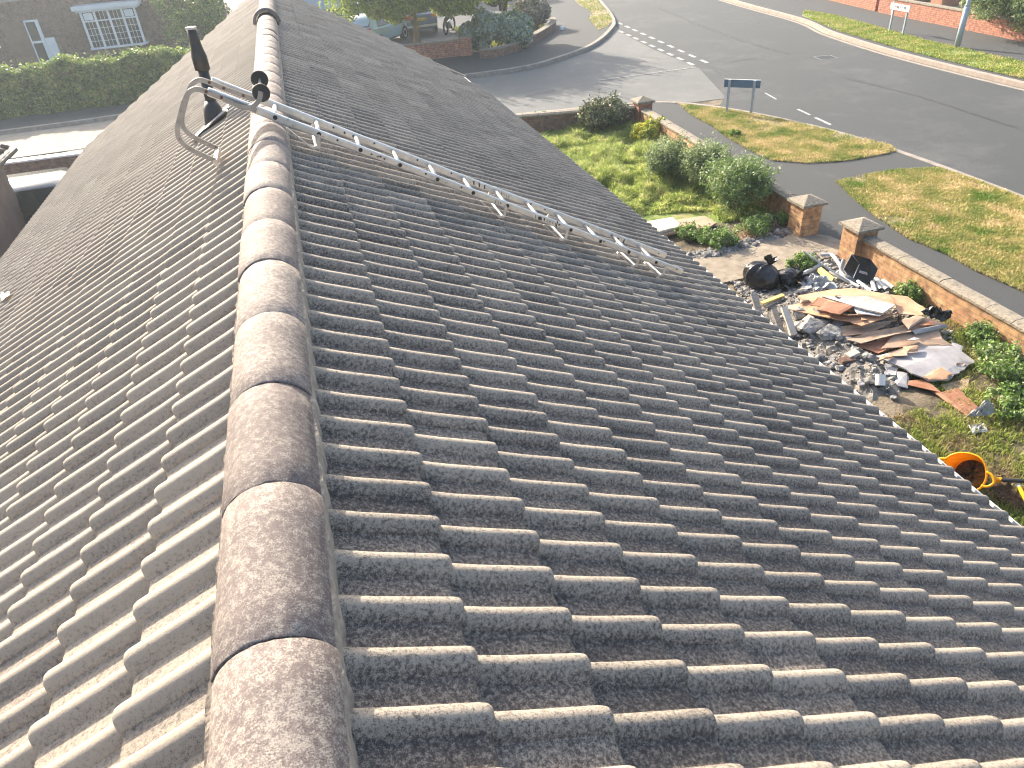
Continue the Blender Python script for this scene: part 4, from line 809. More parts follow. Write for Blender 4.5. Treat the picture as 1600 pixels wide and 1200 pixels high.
for i, (px, py, lb) in enumerate(((1389, 21, 'left of the two small white marker posts behind the white sign'), (1397, 23, 'right of the two small white marker posts behind the white sign'))):
    c = G(px, py); th = thing('marker_post', c, lb, 'marker post', 'white marker posts'); box_part('post', (c.x-.13, c.y-.06, GZ), (c.x+.13, c.y+.06, GZ+.55), m_signface, th); box_part('cap', (c.x-.15, c.y-.08, GZ+.552), (c.x+.15, c.y+.08, GZ+.60), m_kerb, th)
c = G(1475, 9); th = thing('planter', c, 'dark boxy planter on the lawn behind the far brick wall', 'planter'); box_part('box', (c.x-.5, c.y-.35, GZ), (c.x+.5, c.y+.35, GZ+.5), m_rustboard, th); box_part('soil', (c.x-.42, c.y-.27, GZ+.48), (c.x+.42, c.y+.27, GZ+.508), m_soil, th)
for i, (px, py, lb) in enumerate(((1442, 3, 'leftmost dark log edging on the far lawn'), (1470, 2, 'middle dark log edging on the far lawn'), (1495, 2, 'rightmost dark log edging on the far lawn'))):
    c = G(px, py); x = MB(); x.tube([(c.x-.5, c.y+.2, GZ+.1), (c.x+.5, c.y-.2, GZ+.1)], .12, 8); x.build('log', m_bark, label=lb, cat='log', group='logs on the far lawn')
# white van-like kerb litter: small white stone at the dwarf wall end
c = G(875, 45); x = MB(); x.tube([(c.x, c.y-.3, GZ), (c.x, c.y-.3, GZ+.12), (c.x, c.y-.3, GZ+.16)], [.12, .11, .03], 7); x.build('white_stone', m_white, label='small white painted stone at the end of the dwarf wall', cat='stone')

# ------------------------------------------------------------------ rubbish heap in the front garden
def torn(b, P, t, seed, jag=.010, mi=0):
    """thin panel whose outline is broken up and whose face bends a little"""
    r = np.random.default_rng(seed); out = []; cl = []; k = len(P)
    for i in range(k):
        a, c_ = P[i], P[(i+1) % k]; L_ = (c_-a).length; m = max(1, int(L_/.06)); rough = r.random() < .3; nn = (c_-a).cross(Vector((0, 0, 1))).normalized()
        for q in range(m):
            cl.append(a.lerp(c_, q/m)); out.append(a.lerp(c_, q/m)+nn*(float(r.normal(0, jag*(1.3 if rough else .22))) if q else 0.))
    c = sum(out, Vector())/len(out); bend = float(r.uniform(-.02, .03)); n = len(out); top = list(out); mid = [c.lerp(p, .72)+Vector((0, 0, bend*.6)) for p in cl]
    cc = c+Vector((0, 0, bend)); dn = Vector((0, 0, -t)); V = top+mid+[cc]+[p+dn for p in top]+[p+dn for p in mid]+[cc+dn]; o = 2*n+1
    F = [(n+i, i, (i+1) % n, n+(i+1) % n) for i in range(n)]+[(2*n, n+i, n+(i+1) % n) for i in range(n)]
    F += [tuple(x+o for x in f[::-1]) for f in F]+[(i, o+i, o+(i+1) % n, (i+1) % n) for i in range(n)]
    b.add(V, F, mi)
def board(name, pts, t, m, label, cat, group=None, parts=None):          # pts: (px, py, height above ground)
    b = MB(); torn(b, [G(*p) for p in pts], t, abs(hash((pts[0][0], pts[0][1]))) % 9999, .003 if t > .03 else .009)
    o = b.build(name, m, smooth=False); return tag(o, label, cat, group)
GB = 'sheets of hardboard on the heap'
board('board', [(1011,346,.17),(1051,339,.17),(1065,353,.17),(1031,361,.17)], .05, m_slab, 'pale thick slab lying on the longer board in the grass', 'board', 'boards in the long grass')
board('board', [(1030,361,.11),(1056,343,.11),(1101,337,.11),(1119,348,.11),(1109,354,.11),(1037,366,.11)], .04, m_ply2, 'long brownish board on the grass under the pale slab', 'board', 'boards in the long grass')
L = [
 ('hardboard_sheet', [(1246,462,.30),(1300,452,.36),(1334,450,.40),(1390,460,.42),(1400,481,.38),(1330,486,.36),(1262,474,.30)], .012, m_ply, 'large orange sheet at the top of the heap under the chalky board'),
 ('hardboard_sheet', [(1391,460,.30),(1418,463,.30),(1447,483,.28),(1440,493,.30),(1405,490,.33),(1396,477,.33)], .012, m_ply, 'plain orange sheet nearest the wall at the back of the heap'),
 ('hardboard_sheet', [(1220,480,.26),(1269,469,.34),(1284,480,.37),(1325,492,.40),(1402,490,.36),(1346,509,.32),(1320,501,.32),(1278,493,.30)], .012, m_ply, 'long orange sheet with broken front edge in the middle of the heap'),
 ('hardboard_sheet', [(1322,530,.20),(1362,518,.26),(1405,510,.30),(1439,494,.34),(1479,507,.26),(1427,517,.27),(1398,522,.25),(1345,536,.20)], .012, m_ply2, 'tan sheet with a long pointed right corner below the orange sheets'),
 ('hardboard_sheet', [(1376,545,.16),(1392,528,.2),(1403,520,.22),(1467,516,.22),(1472,529,.20),(1488,539,.16),(1405,542,.17)], .012, m_ply2, 'dull brown sheet in shade above the grey board'),
 ('hardboard_sheet', [(1368,556,.15),(1442,541,.17),(1489,539,.15),(1523,564,.10),(1482,593,.10),(1451,594,.12),(1410,574,.16)], .02, m_greyboard, 'big grey white board at the lower end of the heap'),
 ('hardboard_sheet', [(1443,588,.145),(1469,573,.155),(1490,585,.13),(1481,592,.125),(1452,593,.135)], .006, m_ply, 'tan offcut lying on the lower corner of the grey board'),
 ('hardboard_sheet', [(1398,597,.06),(1446,592,.08),(1472,615,.07),(1498,606,.06),(1529,637,.05),(1512,650,.04),(1488,634,.04),(1456,610,.05)], .01, m_rustboard, 'long narrow brown strip sliding off the heap into the grass'),
 ('hardboard_sheet', [(1470,601,.05),(1515,590,.05),(1512,608,.04),(1482,614,.04)], .01, m_ply2, 'short brown offcut beside the bottom corner of the grey board'),
 ('hardboard_sheet', [(1292,470,.41),(1336,477,.43),(1312,491,.42),(1278,484,.41)], .014, m_rustboard, 'rust brown board with a stepped corner on top of the orange sheets'),
 ('hardboard_sheet', [(1278,464,.40),(1294,469,.405),(1285,480,.40),(1266,477,.39)], .012, m_rustboard, 'small rust brown offcut left of the larger rust brown board'),
 ('hardboard_sheet', [(1285,463,.42),(1352,462,.46),(1399,476,.44),(1379,489,.44),(1334,478,.44)], .022, m_whiteboard, 'chalky white topped long board across the top of the heap'),
 ('hardboard_sheet', [(1334,482,.40),(1392,481,.41),(1375,493,.40),(1340,489,.40)], .015, m_white, 'bright white panel edge showing under the chalky board'),
 ('hardboard_sheet', [(1388,551,.20),(1413,543,.22),(1418,555,.21),(1394,556,.2)], .012, m_ply2, 'small tan square offcut at the upper left of the grey board'),
 ('hardboard_sheet', [(1411,542,.23),(1437,540,.23),(1434,548,.22),(1418,549,.22)], .012, m_ply, 'tiny orange offcut on the upper edge of the grey board'),
 ('hardboard_sheet', [(1487,534,.14),(1505,541,.12),(1501,551,.11),(1484,543,.12)], .01, m_greyboard, 'small pale grey offcut behind the big grey board'),
 ('hardboard_sheet', [(1383,567,.12),(1403,573,.12),(1400,586,.10),(1383,585,.10)], .014, m_greyboard, 'lilac grey broken slab left of the big grey board'),
 ('hardboard_sheet', [(1399,579,.10),(1420,582,.09),(1419,606,.05),(1401,602,.06)], .014, m_greyboard, 'broken grey slab standing above the white tin'),
 ('hardboard_sheet', [(1408,500,.33),(1432,492,.35),(1446,496,.34),(1420,514,.30)], .01, m_ply2, 'splintered brown board between the orange and the tan sheets'),
 ('hardboard_sheet', [(1426,516,.28),(1478,507,.27),(1480,511,.24),(1430,522,.24)], .01, m_greyboard, 'narrow grey edge board under the pointed tan sheet'),
 ('hardboard_sheet', [(1300,512,.20),(1345,506,.27),(1400,500,.28),(1352,522,.22),(1318,524,.18)], .01, m_ply2, 'shaded brown board under the front edge of the orange sheets'),
 ('hardboard_sheet', [(1340,540,.14),(1400,524,.18),(1405,540,.16),(1372,552,.12)], .01, m_rustboard, 'dark brown board in the shade under the tan sheet'),
]
for nm, pts, t, m_, lb in L: board(nm, pts, t, m_, lb, 'board', GB)
rf = np.random.default_rng(77)
frag_spots = [(1350,500,.34),(1372,470,.47),(1310,462,.44),(1415,505,.33),(1450,505,.30),(1365,525,.26),(1425,530,.24),(1330,515,.26),(1385,560,.18),(1420,570,.17),(1500,570,.12),(1290,498,.34),(1258,470,.34),(1402,470,.38),(1440,600,.05),(1500,620,.05),(1345,600,.09),(1280,545,.12),(1540,610,.03),(1410,612,.03)]
frag_labels = ['small torn orange scrap on the heap just below the chalky board', 'small torn tan scrap at the left part of the top orange sheet', 'small torn brown scrap at the right of the pointed tan sheet', 'small torn grey scrap in the middle of the tan sheets',
    'small torn orange scrap on the upper edge of the big grey board', 'small torn orange scrap near the right corner of the big grey board', 'small torn tan scrap at the left end of the long orange sheet', 'small torn brown scrap below the big grey board', 'small torn grey scrap by the white tin on the dust heap', 'small torn orange scrap in the grass right of the heap']
for i, (px, py, h) in enumerate(frag_spots[::2]):
    c = G(px, py, h); k = int(rf.integers(4, 7)); a0_ = rf.uniform(0, 6.28); R0 = rf.uniform(.05, .13); el = rf.uniform(.35, .8)
    P_ = [c+Vector((R0*math.cos(a0_+6.283*q/k)*rf.uniform(.8, 1.2), R0*el*math.sin(a0_+6.283*q/k)*rf.uniform(.8, 1.2), rf.uniform(-.02, .03))) for q in range(k)]
    b = MB(); torn(b, P_, .010, 500+i, .010); tag(b.build('broken_scrap', (m_ply, m_ply2, m_rustboard, m_greyboard, m_ply)[i % 5]), frag_labels[i], 'scrap', 'torn scraps on the heap')
# broken edges: timber lengths
def plank(pts, w, t, m, label, group='timber lengths in the heap', side=None, name='timber_length'):
    P = [G(*p) for p in pts]; b = MB(); d = (P[1]-P[0]).normalized(); sd = d.cross(Vector((0, 0, 1))).normalized() if side is None else Vector(side); b.ribbon(P, t, w, side=sd); return tag(b.build(name, m), label, 'timber', group)
plank([(1177,459,.35),(1188,495,.10)], .10, .035, m_wood, 'grey timber post end leaning nearest the bin bag')
plank([(1209,483,.33),(1221,518,.08)], .09, .035, m_wood, 'middle grey timber leaning out of the heap at the eaves')
plank([(1225,480,.36),(1240,524,.10)], .10, .05, m_slab, 'pale cut timber edge in front of the concrete lumps')
plank([(1190,474,.14),(1224,461,.16)], .07, .03, m_foam, 'yellowish short batten behind the leaning timbers')
plank([(1195,480,.10),(1262,449,.12)], .06, .03, m_wood, 'long weathered batten running towards the grey sheet')
# grey plastic pipes
def pipe(pts, r, m, label, n=10, cat='pipe', group='grey plastic pipes', name='plastic_pipe'):
    P = smoothpath([G(*p) for p in pts], 4) if len(pts) > 2 else [G(*p) for p in pts]; b = MB()
    b.tube(P, r, n, cap=False); b.tube(P, r*.86, n, cap=False); 
    k = len(P); 
    for e in (0, k-1): b.add([], [])
    o = b.build(name, m, smooth=True); return tag(o, label, cat, group)
pipe([(1283,399,.12),(1298,398,.14),(1306,405,.14),(1314,417,.10)], .034, m_pipe, 'curved swan neck grey pipe at the foot of the gate pier')
pipe([(1319,405,.30),(1314,423,.12),(1322,436,.08)], .034, m_pipe, 'short upright grey pipe beside the black box')
pipe([(1241,435,.10),(1284,413,.08)], .036, m_pipe, 'straight grey pipe between the bin bag and the pier')
pipe([(1256,393,.50),(1299,423,.30),(1344,450,.12)], .014, m_pipe, 'thin pale pole slanting over the heap')
pipe([(1297,424,.20),(1343,449,.16)], .030, m_pipe, 'thicker grey pipe beneath the slanting pole')
for i, (a, b_, lb) in enumerate((((1340,440,.10),(1362,456,.12),'first pale pipe end from the left under the black box'), ((1361,434,.14),(1368,457,.12),'second pale pipe end from the left under the black box'), ((1366,436,.10),(1376,453,.1),'third pale pipe end under the black box, in shade'), ((1369,436,.16),(1386,452,.12),'fourth pale pipe end from the left under the black box'), ((1379,438,.12),(1396,450,.10),'rightmost pale pipe end under the black box'))):
    pipe([a, b_], .036, m_pipe, lb, group='pipe ends under the black box')
# dark rod with foam
b = MB(); b.sheet([G(1278,420,.16),G(1283,417,.18),G(1303,433,.16),G(1300,439,.14),G(1292,436,.15)], .05); tag(b.build('foam_block', m_foam), 'yellow foam block with a torn edge beside the thin pole', 'foam')
# crumpled plastic sheeting
def crumple(name, pts, n, amp, m, label, cat, seed, z=.1):
    r = np.random.default_rng(seed); P = [G(*p) for p in pts]; c = sum(P, Vector())/len(P); k = len(P); R = 7; vs = [tuple(c+Vector((0, 0, amp)))]; fs = []
    N = k*n
    for i in range(1, R+1):
        for j in range(N):
            a = P[(j//n) % k]; b_ = P[(j//n+1) % k]; e = a.lerp(b_, (j % n)/n); q = c.lerp(e, i/R); jj = amp*(1-i/R*.6)
            vs.append((q.x+r.normal(0, amp*.12), q.y+r.normal(0, amp*.12), q.z+abs(r.normal(0, jj*.6))+jj*.6*math.sin(j*1.7+i)))
    fs = [(0, 1+j, 1+(j+1) % N) for j in range(N)]+[(1+(i-1)*N+j, 1+i*N+j, 1+i*N+(j+1) % N, 1+(i-1)*N+(j+1) % N) for i in range(1, R) for j in range(N)]
    b = MB(); b.add(vs, fs); o = b.build(name, m, smooth=False); md = o.modifiers.new('s', 'SOLIDIFY'); md.thickness = .006; return tag(o, label, cat)
crumple('plastic_sheet', [(1250,440,.12),(1268,431,.14),(1290,433,.2),(1309,451,.16),(1280,456,.14),(1256,454,.10)], 4, .10, m_film, 'crumpled translucent grey plastic sheet between the bin bag and the black box', 'plastic sheet', 81)
crumple('plastic_sheet', [(1511,650,.06),(1529,638,.10),(1543,623,.26),(1556,645,.08),(1533,653,.05)], 3, .07, m_film, 'silver grey plastic curl at the end of the brown strip', 'plastic sheet', 82)
crumple('plastic_sheet', [(1512,666,.03),(1536,662,.03),(1545,676,.03),(1520,678,.03)], 3, .03, m_film, 'flat grey plastic scrap in the grass below the curl', 'plastic sheet', 83)
crumple('black_bag', [(1438,490,.30),(1452,480,.36),(1470,486,.34),(1487,490,.30),(1481,501,.2),(1464,502,.24),(1452,497,.28)], 3, .09, m_blackbag, 'small crumpled black bag by the wall at the back of the heap', 'bag', 84)
# black bin bag: gathered sack with a knot
def sack(name, c, rad, knot, m, label, seed, neck=.12):
    r = np.random.default_rng(seed); c = Vector(c); k = Vector(knot)-c; nu, nv = 44, 22; vs = []
    q = Vector((0, 0, 1)).rotation_difference(k.normalized()).to_matrix()
    ph = r.uniform(0, 6.28, 6)
    for j in range(nv+1):
        t = j/nv; th_ = math.pi*t
        for i in range(nu):
            a = 2*math.pi*i/nu; crease = (1-t)**1.6; fold = .17*crease*math.sin(a*8+ph[0]+2.4*math.sin(a*2))+.08*crease*math.sin(a*15+ph[1])+.09*math.sin(a*3+ph[2]+4*t)+.07*math.sin(a*2+ph[4]-3*t)+.04*math.sin(a*5+ph[3]-6*t)
            rr = math.sin(th_)**(.85)*(1+fold); z = math.cos(th_)
            if t < .12: rr *= .75
            vs.append((rr, a, z))
    V = []
    for rr, a, z in vs:
        p = q@Vector((rr*math.cos(a)*rad[0], rr*math.sin(a)*rad[1], z*rad[2]))+Vector((r.normal(0, .004), r.normal(0, .004), 0)); p = c+p; p.z = max(p.z, GZ+.01); V.append(p)
    b = MB(); b.add(V, [(j*nu+i, j*nu+(i+1) % nu, (j+1)*nu+(i+1) % nu, (j+1)*nu+i) for j in range(nv) for i in range(nu)])
    th = thing(name, (c.x, c.y, GZ), label, 'bin bag'); b.build('sack', m, th, smooth=True)
    kt = MB(); kp = c+k.normalized()*rad[2]*.97; vs = []; n = 18                        # flared ears above the knot
    for j, (h, rr) in enumerate(((-.03, .05), (.0, .025), (.03, .05), (.09, .10), (.13, .12))):
        for i in range(n): a = 2*math.pi*i/n; w = rr*(1+(.45*math.sin(a*3+ph[4]) if j > 1 else 0)); vs.append(kp+q@Vector((w*math.cos(a), w*.55*math.sin(a), h+(.04*math.sin(a*4+ph[5]) if j > 2 else 0))))
    kt.add(vs, [(j*n+i, j*n+(i+1) % n, (j+1)*n+(i+1) % n, (j+1)*n+i) for j in range(4) for i in range(n)]); kt.build('tied_neck', m, th, smooth=True); return th
c = G(1192, 452, .0); sack('bin_bag', (c.x, c.y+.08, GZ+.20), (.31, .26, .24), (c.x+.17, c.y+.05, GZ+.58), m_blackbag, 'full black bin bag with a tied neck at the edge of the path', 91)
c = G(1232, 446, .0); sack('bin_bag', (c.x-.02, c.y+.02, GZ+.12), (.22, .17, .15), (c.x+.16, c.y-.25, GZ+.26), m_blackbag, 'smaller slack black bag between the full bin bag and the grey pipe', 92)
a = G(1226, 452, .12); b = MB(); dv = (Vector(CAM)-a).normalized()*.16; b.tube([a-dv*.6, a, a+dv*.5], [.045, .055, .058], 12, cap=False); b.tube([a-dv*.6, a+dv*.5], [.035, .042], 12, cap=False); b.box((a.x-.07, a.y-.05, a.z-.09), (a.x+.07, a.y+.05, a.z-.045)); tag(b.build('pipe_fitting', m_pipe, smooth=True), 'square grey pipe fitting with a round dark hole in front of the slack bag', 'pipe fitting')
# open black box on its side
a, b_, c_, d_ = G(1331,397,.50), G(1343,412,.36), G(1331,440,.08), G(1318,421,.20)
ax = G(1372,420,.34)-b_; th = thing('black_box', G(1345,440), 'open black plastic box tipped on its side with small white print', 'box')
bx = MB(); q = [a, b_, c_, d_]; e = [p+ax for p in q]; cen = sum(q, Vector())/4; qi = [p.lerp(cen, .09) for p in q]; ei = [p.lerp(cen+ax, .12)-ax*.06 for p in e]
bx.add(q+e+qi+ei, [(0,1,5,4),(1,2,6,5),(2,3,7,6),(3,0,4,7),(4,5,6,7),(8,12,13,9),(9,13,14,10),(10,14,15,11),(11,15,12,8),(12,15,14,13),(0,8,9,1),(1,9,10,2),(2,10,11,3),(3,11,8,0)]); bo = bx.build('shell', m_black, th)
x = MB(); 
for i in range(4): x.tube([q[i], q[(i+1) % 4]], .008, 5)
x.build('rim', m_greyboard, th)
u = ax.normalized(); v = (c_-b_).normalized(); nrm = u.cross(v).normalized(); nrm = nrm if nrm.dot(Vector(CAM)-b_) > 0 else -nrm; x = MB(); o0 = b_+u*.05+v*.10+nrm*.004; r = random.Random(2)
for k in range(7):
    s0 = o0+u*(k*.026)
    for (du, dv2, lu, lv) in ((0, 0, .006, .04), (.013, 0, .006, r.choice((.04, .02))), (0, r.choice((0, .017, .034)), .018, .006)):
        p = s0+u*du+v*dv2; x.add([p, p+u*lu, p+u*lu+v*lv, p+v*lv], [(0, 1, 2, 3)])
x.build('lettering', m_signface, bo)
# concrete lumps, bricks, dust heap
def rock(name, c, rad, m, label, seed, cat='rubble', group=None, rot=0., lvl=2, rough=.22, flatb=True, par=None):
    import bmesh
    bm = bmesh.new(); bmesh.ops.create_icosphere(bm, subdivisions=lvl, radius=1); r = np.random.default_rng(seed); pl = r.normal(0, 1, (9, 3)); pl /= np.linalg.norm(pl, axis=1)[:, None]; dd = r.uniform(.5, .85, 9)
    R_ = Matrix.Rotation(rot, 3, 'Z')@Matrix.Rotation(r.normal(0, .3), 3, 'X')
    for v in bm.verts:
        p = np.array(v.co)
        for n_, d0 in zip(pl, dd):
            s = p@n_
            if s > d0: p = p-n_*(s-d0)
        p = p*(1+r.normal(0, .02)); w = R_@Vector((p[0]*rad[0], p[1]*rad[1], p[2]*rad[2])); v.co = w+Vector(c)
    me = bpy.data.meshes.new(name); bm.to_mesh(me); bm.free(); me.materials.append(m); return link(name, me, par, False, label=label, cat=cat, group=group)
GR = 'concrete lumps in the heap'
for i, (px, py, h, rd, lb) in enumerate((((1268), 512, .14, (.42, .26, .17), 'largest jagged concrete slab lump in the heap behind the pale timber'), (1252, 489, .22, (.15, .12, .10), 'concrete lump just right of the pale timber'), (1276, 490, .25, (.13, .10, .09), 'grey lump under the long orange sheet'), (1292, 520, .16, (.26, .18, .13), 'rough grey lump right of the largest concrete lump'),
    (1310, 505, .2, (.12, .10, .08), 'grey lump under the front edge of the orange sheets'), (1320, 530, .12, (.13, .10, .08), 'dusty lump below the brown board'), (1358, 562, .10, (.12, .11, .12), 'pale rounded block beside the grey board, hollow faced'), (1300, 543, .08, (.10, .08, .06), 'small lump in the gap next to the roof edge'), (1312, 575, .08, (.08, .07, .06), 'dark lump at the top of the dust heap'), (1300, 562, .06, (.07, .07, .06), 'dark rounded lump at the eaves'), (1396, 620, .04, (.06, .05, .04), 'small stone at the foot of the dust heap'), (1335, 545, .1, (.10, .08, .07), 'mid grey lump above the loose bricks'))):
    c = G(px, py, h); rock('concrete_lump', c, rd, m_conc, lb, 100+i, group=GR, rot=i)
for i, (px, py, h, rt, m_, lb) in enumerate(((1331, 554, .16, .25, m_slab, 'pale loose brick above the darker brick'), (1324, 563, .13, -.1, m_brickB, 'darker loose brick under the pale one'), (1345, 578, .07, .9, m_slab, 'loose brick half buried in the dust heap'), (1262, 500, .24, .5, m_slab, 'loose brick on the largest concrete lump'))):
    c = G(px, py, h); M = Matrix.Translation(c)@Matrix.Rotation(rt, 4, 'Z')@Matrix.Rotation(.15, 4, 'X'); b = MB(); b.box((-.105, -.05, -.033), (.105, .05, .033), M=M); o = b.build('loose_brick', m_, label=lb, cat='brick', group='loose bricks'); md = o.modifiers.new('b', 'BEVEL'); md.width = .006
r = np.random.default_rng(8); N = 46; vs = []; fs = []                          # dust and rubble mound
def mound(x, y):
    z = 0
    for cx, cy, s, hh in ((6.85, 5.75, .42, .16), (6.9, 6.6, .55, .14), (7.2, 7.5, .7, .16), (7.9, 7.3, .8, .20), (8.1, 6.4, .6, .12), (8.4, 8.2, .5, .08), (7.0, 8.3, .5, .06)): z += hh*math.exp(-((x-cx)**2+(y-cy)**2)/s**2)
    return z
for i in range(N+1):
    for j in range(N+1):
        x, y = 5.9+3.1*i/N, 4.6+4.2*j/N; e = min(1, 4*min(i, j, N-i, N-j)/N*2); z = mound(x, y)*e; vs.append((x, y, GZ-.03+z*.9+(r.normal(0, .018) if z > .03 else 0)))
b = MB(); b.add(vs, [(i*(N+1)+j, (i+1)*(N+1)+j, (i+1)*(N+1)+j+1, i*(N+1)+j+1) for i in range(N) for j in range(N)]); b.build('rubble_mound', m_cement, kind='stuff', label='grey cement dust and fine rubble under the boards', cat='rubble')
def chips(name, P, size, m, seed, **t):                                          # many small angular stones as one object
    r = np.random.default_rng(seed); n = len(P); base = np.array([(1,0,0),(-1,0,0),(0,1,0),(0,-1,0),(0,0,1),(0,0,-1)], float); f = np.array([(0,2,4),(2,1,4),(1,3,4),(3,0,4),(2,0,5),(1,2,5),(3,1,5),(0,3,5)])
    s = size*r.lognormal(0, .6, (n, 1, 1)); V = base[None]*r.uniform(.5, 1.3, (n, 6, 1))*s*np.array([1, 1, .6]); a = r.uniform(0, 6.28, n); c, s_ = np.cos(a)[:, None], np.sin(a)[:, None]
    V = np.stack([V[..., 0]*c-V[..., 1]*s_, V[..., 0]*s_+V[..., 1]*c, V[..., 2]], -1)+P[:, None]; F = (f[None]+6*np.arange(n)[:, None, None]).reshape(-1, 3)
    return fast_mesh(name, V.reshape(-1, 3), F, m, attr=np.repeat(r.random(n), 6), kind='stuff', **t)
P = np.stack([r.uniform(6.2, 8.9, 1500), r.uniform(5.0, 8.7, 1500)], 1); z = np.array([mound(*p) for p in P]); k = z > .05; P = np.concatenate([P[k], (GZ+z[k]*.9-.01)[:, None]], 1)
chips('rubble_chips', P, .021, m_conc, 201, label='small broken rubble scattered through the heap', cat='rubble')
A = [G(*p) for p in ((1070,398),(1130,390),(1180,374),(1238,356),(1246,366),(1180,386),(1140,400),(1085,408))]
P = scatter(A, 9000, 203, .02); chips('gravel_strip', P, .030, m_gravel, 204, label='grey stones along the far edge of the garden path', cat='gravel')
A = [G(*p) for p in ((1140,440),(1175,442),(1200,470),(1190,490),(1165,470))]; P = scatter(A, 1500, 205, .02); chips('gravel_patch', P, .024, m_gravel, 206, label='gravel and soil under the bin bag beside the eaves', cat='gravel')
A = [G(*p) for p in ((1235,402),(1290,392),(1312,404),(1330,440),(1300,450),(1240,440))]; P = scatter(A, 2600, 207, .02); chips('stone_bed', P, .022, m_gravel, 208, label='stones between the path edge and the grey sheet', cat='gravel')
# white paint tin on the dust heap
c = G(1375, 602, .10); e = G(1376, 585, .22); th = thing('white_tin', G(1375, 604), 'white cylindrical tin lying on the dust heap near the roof edge', 'tin')
b = MB(); b.tube([c, e], .062, 20); b.build('body', m_white, th, smooth=False); b = MB(); d = (c-e).normalized(); b.tube([c+d*.004, c+d*.008], .052, 20); b.build('end', m_black, th)
# dried stalks
def stalks(c, n, m, label, seed, s=.25):
    r = np.random.default_rng(seed); b = MB()
    for i in range(n):
        p = Vector(c)+Vector((r.normal(0, s*.5), r.normal(0, s*.4), 0)); a = r.uniform(0, 6.28); l = r.uniform(.1, .35); b.tube([p, p+Vector((math.cos(a)*l*.4, math.sin(a)*l*.4, r.uniform(.04, .2))), p+Vector((math.cos(a)*l, math.sin(a)*l, r.uniform(.0, .15)))], .004, 4)
    tag(b.build('dry_stalks', m), label, 'dry stalks')
stalks(G(1170, 372), 60, m_ply, 'straw coloured dead stalks on the stone strip', 301); stalks(G(1205, 350), 50, m_ply2, 'dead stalks at the foot of the buff wall', 302)
# yellow flexible tub lying on its side, soil inside
c = G(1506, 738, .22); ax = (Vector(CAM)-c).normalized(); ax = (ax+Vector((-.30, .15, .10))).normalized(); q = Vector((0, 0, 1)).rotation_difference(ax).to_matrix()
th = thing('yellow_tub', (c.x, c.y, GZ), 'yellow flexible tub tipped towards the camera with soil inside, handle on the right', 'tub'); n = 36; vs = []
for h, R in ((.02, .215), (0, .225), (-.10, .20), (-.24, .165), (-.30, .15), (-.30, .14), (-.24, .155), (-.10, .19), (0, .212), (.018, .208)): vs += [c+q@Vector((R*math.cos(2*math.pi*k/n)*(1+.05*math.cos(4*math.pi*k/n)), R*math.sin(2*math.pi*k/n)*(1-.05*math.cos(4*math.pi*k/n)), h)) for k in range(n)]
b = MB(); b.add(vs, [(i*n+k, i*n+(k+1) % n, (i+1)*n+(k+1) % n, (i+1)*n+k) for i in range(9) for k in range(n)]+[(9*n+k, 9*n+(k+1) % n, (k+1) % n, k) for k in range(n)]+[tuple(4*n+k for k in range(n)), tuple(5*n+k for k in range(n))[::-1]]); b.build('bucket', m_yellow, th, smooth=True)
b = MB(); r = np.random.default_rng(9); vs = [(c+q@Vector((.05, -.03, -.15)))]
for R in (.06, .11, .16): vs += [c+q@Vector((R*math.cos(a)*1.0+.02, R*math.sin(a)*.95-.02, -.17-.02*math.sin(a*3)+r.normal(0, .012)+.06*(R*math.cos(a+.9)>0.04))) for a in (2*math.pi*k/24 for k in range(24))]
b.add(vs, [(0, 1+k, 1+(k+1) % 24) for k in range(24)]+[(1+i*24+k, 1+(i+1)*24+k, 1+(i+1)*24+(k+1) % 24, 1+i*24+(k+1) % 24) for i in range(2) for k in range(24)]); b.build('soil', m_soil, th)
right = Vector(_r); rl = q.inverted()@right; a0 = math.atan2(rl.y, rl.x)
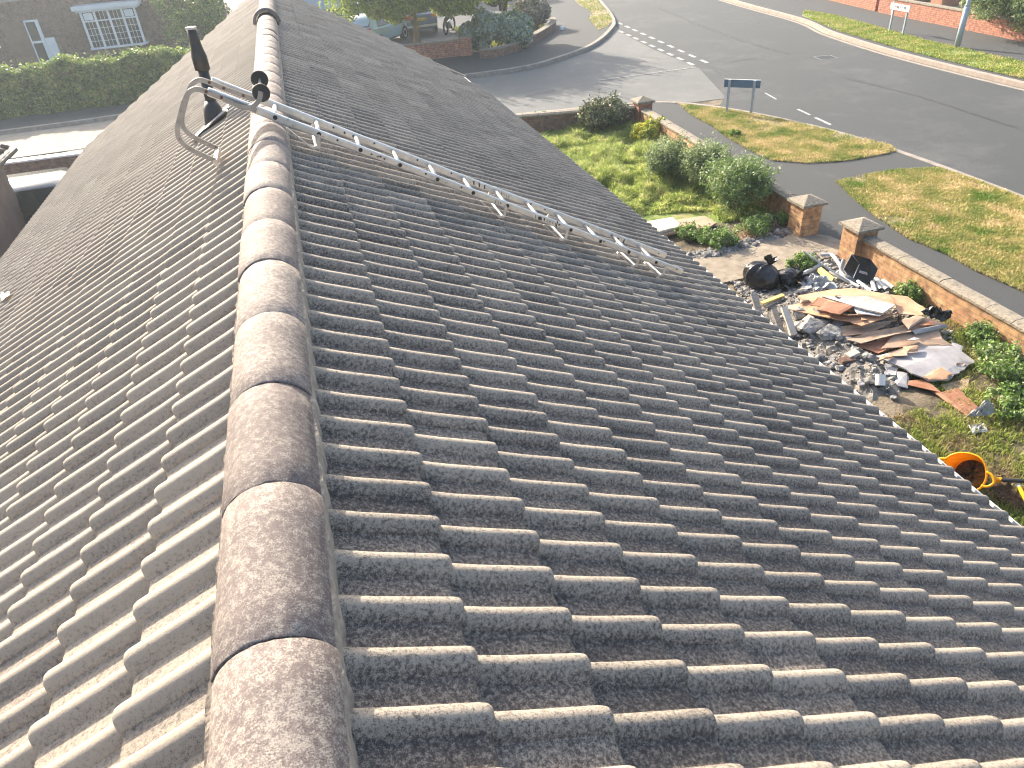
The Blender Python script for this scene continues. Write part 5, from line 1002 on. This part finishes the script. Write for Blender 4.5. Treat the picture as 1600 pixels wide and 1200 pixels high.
for aa in (a0-.45, a0-.45+math.pi):
    b = MB(); b.tube(smoothpath([c+q@Vector((.215*math.cos(aa+t), .215*math.sin(aa+t), .01))+(q@Vector((math.cos(aa)*e_, math.sin(aa)*e_, .0))) for t, e_ in ((-.38, .0), (-.30, .055), (0, .085), (.30, .055), (.38, 0))], 4), .015, 8); b.build('handle', m_yellow, th, smooth=True)
# black tub and digging tool at the frame edge
c = G(1586, 790, .15); ax = ((Vector(CAM)-c).normalized()+Vector((.25, .25, .2))).normalized(); q = Vector((0, 0, 1)).rotation_difference(ax).to_matrix()
th = thing('shovel', (c.x, c.y, GZ), 'soil caked shovel blade with a black handle bar and yellow grip at the right edge', 'shovel')
A = [G(1546,764,.05),G(1568,756,.10),G(1576,752,.16),G(1588,768,.12),G(1600,784,.06),G(1606,794,.04),G(1588,792,.03),G(1572,790,.03),G(1560,780,.03)]
b = MB(); b.sheet(A, .012); b.build('blade', m_soil, th)
b = MB(); b.tube([G(1564,750,.16), G(1606,752,.20)], .022, 8); b.build('bar', m_black, th); b = MB(); b.tube([G(1556,750,.14), G(1566,750,.16)], [.03, .026], 8); b.build('grip', m_yellow, th)
b = MB(); b.tube([G(1591,758,.14), G(1606,788,.16)], .020, 8); th2 = b.build('tool_handle', m_yellow); tag(th2, 'slim yellow tool handle lying across the shovel at the right edge', 'tool')
b = MB(); b.tube([G(1590,757,.141), G(1592.5,762,.141)], .023, 8); b.build('ferrule', m_white, th2)

# ------------------------------------------------------------------ added misty volume imitating lens glare towards the sun
b = MB(); b.box((-60, -15, GZ-1.2), (60, 75, 6)); hz = b.build('glare_haze', None or bpy.data.materials.new('glare_air')); hz['kind'] = 'stuff'
hm = hz.data.materials[0]; hm.use_nodes = True; T = hm.node_tree; T.nodes.remove(T.nodes['Principled BSDF']); pv = T.nodes.new('ShaderNodeVolumePrincipled')
pv.inputs['Color'].default_value = (.78, .90, 1, 1); pv.inputs['Density'].default_value = .0012; pv.inputs['Anisotropy'].default_value = .55; T.links.new(pv.outputs[0], T.nodes['Material Output'].inputs['Volume'])
